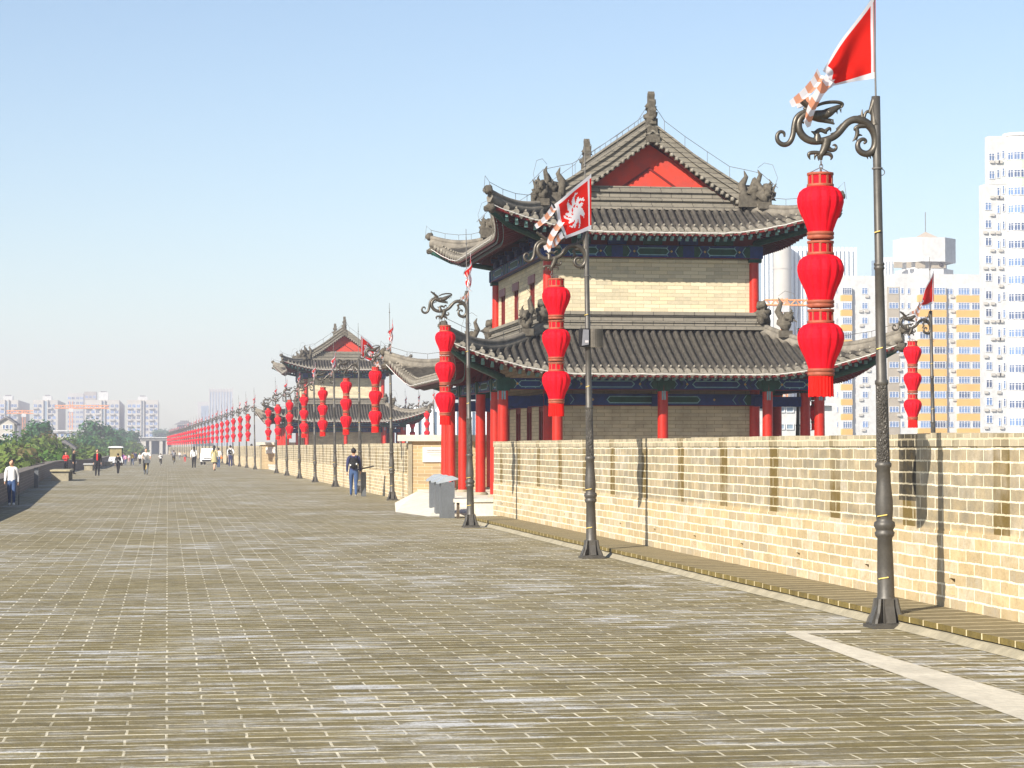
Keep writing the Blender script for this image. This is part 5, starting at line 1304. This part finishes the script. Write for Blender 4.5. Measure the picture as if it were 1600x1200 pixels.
# ------------------------------------------------------------------ trees
def tree_mesh(seed,h,r,cm,n=1500,leaf=.21):
    rnd=random.Random(seed); b=MB(); th=h*.45
    b.tube([(0,0,0),(.1,.05,th*.5),(.0,.1,th),(.1,0,h*.75)],[.28,.22,.17,.06],7)
    for k in range(7):
        a=rnd.uniform(0,2*pi); z=th*rnd.uniform(.75,1.2); e=Vector((cos(a)*r*.6,sin(a)*r*.6,z+rnd.uniform(1,3))); b.tube([(0,0,z),(e.x*.5,e.y*.5,(z+e.z)/2+.3),e],[.12,.08,.03],5)
    t=b.build('trunk',M['bark'])
    c=MB(); cl=[]
    for k in range(26):
        a=rnd.uniform(0,2*pi); q=rnd.random()**.6; zz=rnd.uniform(0,1); rr=r*(sin(pi*min(1,zz*.85+.12))**.6)*q
        cl.append((Vector((cos(a)*rr,sin(a)*rr,h*.38+zz*h*.58)),rnd.uniform(.24,.42)*r))
    for k in range(n):
        p,s=cl[rnd.randrange(len(cl))]; d=Vector((rnd.gauss(0,1),rnd.gauss(0,1),rnd.gauss(0,.8))).normalized()*s*rnd.uniform(.55,1.05)
        q=p+d; nrm=(d.normalized()+Vector((rnd.uniform(-.6,.6),rnd.uniform(-.6,.6),rnd.uniform(-.2,.8)))).normalized(); u=nrm.orthogonal().normalized(); v=nrm.cross(u); L=leaf*rnd.uniform(.7,1.5)
        c.add([q-u*L,q-v*L*.6,q+u*L,q+v*L*.6],[(0,1,2,3)],rnd.choice((0,0,1)))
    o=c.build('crown',[M[cm],M[cm+'2']]); return t,o
def leafm(n,c):
    for s,k in (('',1),('2',.6)):
        m,nt,b=base(n+s,.6,0,.2); cc=tuple(x*k for x in c)
        tc=nd(nt,'ShaderNodeTexCoord').outputs['Object']; nt.links.new(mix(nt,noi(nt,tc,.5,3),cc,tuple(x*.7 for x in cc)),b.inputs['Base Color'])
        t=nd(nt,'ShaderNodeBsdfTranslucent'); t.inputs[0].default_value=(*[x*1.1 for x in cc],1); mx=nd(nt,'ShaderNodeMixShader'); mx.inputs[0].default_value=.3
        nt.links.new(b.outputs[0],mx.inputs[1]); nt.links.new(t.outputs[0],mx.inputs[2]); nt.links.new(mx.outputs[0],nt.nodes['Material Output'].inputs[0]); M[n+s]=m
leafm('leafg',(.10,.21,.035)); leafm('leafd',(.05,.155,.05)); leafm('leafy',(.16,.23,.04)); leafm('leafo',(.18,.15,.055))
TR=[]
for k,(h,r,cm,d) in enumerate(((12.5,3.6,'leafg','mid green rounded tree'),(14,3.2,'leafd','tall dark green tree'),(11.5,4.0,'leafy','yellowish green spreading tree'),(12,3.4,'leafo','reddish brown tinted tree'),(13,3.8,'leafd','broad dark green tree'))):
    tr,cr=tree_mesh(20+k,h,r,cm,3600); TR.append((h,tr,cr,d,[0]))
def tree(kind,px,pytop,Y,label=None,idx=0):
    h,tr,cr,d,cnt=TR[kind]; p=P(px,pytop,Y); s=(p.z+12)/h
    t=thing('tree',label,'tree',(p.x,Y,-12),random.uniform(0,6.28),'trees left of the rampart'); t.scale=(s,s,s)
    for q in (tr,cr):
        if cnt[0]<1: o=q
        else: o=q.copy(); COL.objects.link(o)
        o.parent=t
    cnt[0]+=1
random.seed(21)
tl=[(1,60,661,330),(4,149,662,430),(0,30,676,250),(0,8,684,230),(3,86,686,260),(2,68,690,225),(0,118,676,400),(2,105,690,300),(4,133,688,330),(0,160,684,380),(1,188,672,560),(4,205,676,560),(4,175,686,420),(0,192,690,430),(2,212,694,480),(4,228,692,620),(0,40,697,190),(2,16,700,185),(0,70,706,175),(1,-12,690,210),(3,50,712,165),(2,95,708,210),(0,120,704,240),(2,140,702,280),(0,165,703,330),(2,185,706,340),(0,205,703,400),(2,150,712,235),(0,2,716,160),(2,30,722,150),(0,85,722,180),(4,258,674,1050),(1,270,672,1080),(4,283,674,1100),(1,247,672,1000),(4,305,676,1100),(1,320,680,1050)]
deep=['foremost','front','middle','back']
srt=sorted(range(len(tl)),key=lambda i:tl[i][1])
for n_,i in enumerate(srt):
    k,px,py,Y=tl[i]
    dist='near' if Y<200 else 'mid distance' if Y<300 else 'farther' if Y<700 else 'hazy far'
    tree(k,px,py,Y,f'{dist} {TR[k][3]} beyond the left parapet, {ordn(n_)} tree from the left')
# undergrowth filling the park below
rnd=random.Random(5); b=MB()
for k in range(26000):
    Y=110+500*rnd.random()**1.5; px=rnd.uniform(-60,250); p=P(px,699,Y)
    z=-12+rnd.uniform(0,5.5); L=(rnd.uniform(.5,1.1)*Y/300+.12)*.45; nrm=Vector((rnd.uniform(-.5,.5),-.6,rnd.uniform(.2,1))).normalized(); u=nrm.orthogonal().normalized(); v=nrm.cross(u); q=Vector((p.x,Y,z)); b.add([q-u*L,q-v*L,q+u*L,q+v*L],[(0,1,2,3)],k%2)
b.build('undergrowth',[M['leafg'],M['leafd']],tag=('dense green undergrowth covering the park below the left parapet','undergrowth',None,'stuff'))
# ------------------------------------------------------------------ haze
m=bpy.data.materials.new('haze_air'); m.use_nodes=True; nt=m.node_tree; nt.nodes.remove(nt.nodes['Principled BSDF']); v=nt.nodes.new('ShaderNodeVolumePrincipled')
v.inputs['Color'].default_value=(.86,.86,.97,1); v.inputs['Density'].default_value=.0006; v.inputs['Anisotropy'].default_value=.0; nt.links.new(v.outputs[0],nt.nodes['Material Output'].inputs['Volume'])
b=MB(); b.box(-700,700,-60,1900,-13,75); o=b.build('haze',m); fixn(o); o['kind']='stuff'; o['label']='thin pale haze'; o['category']='haze'
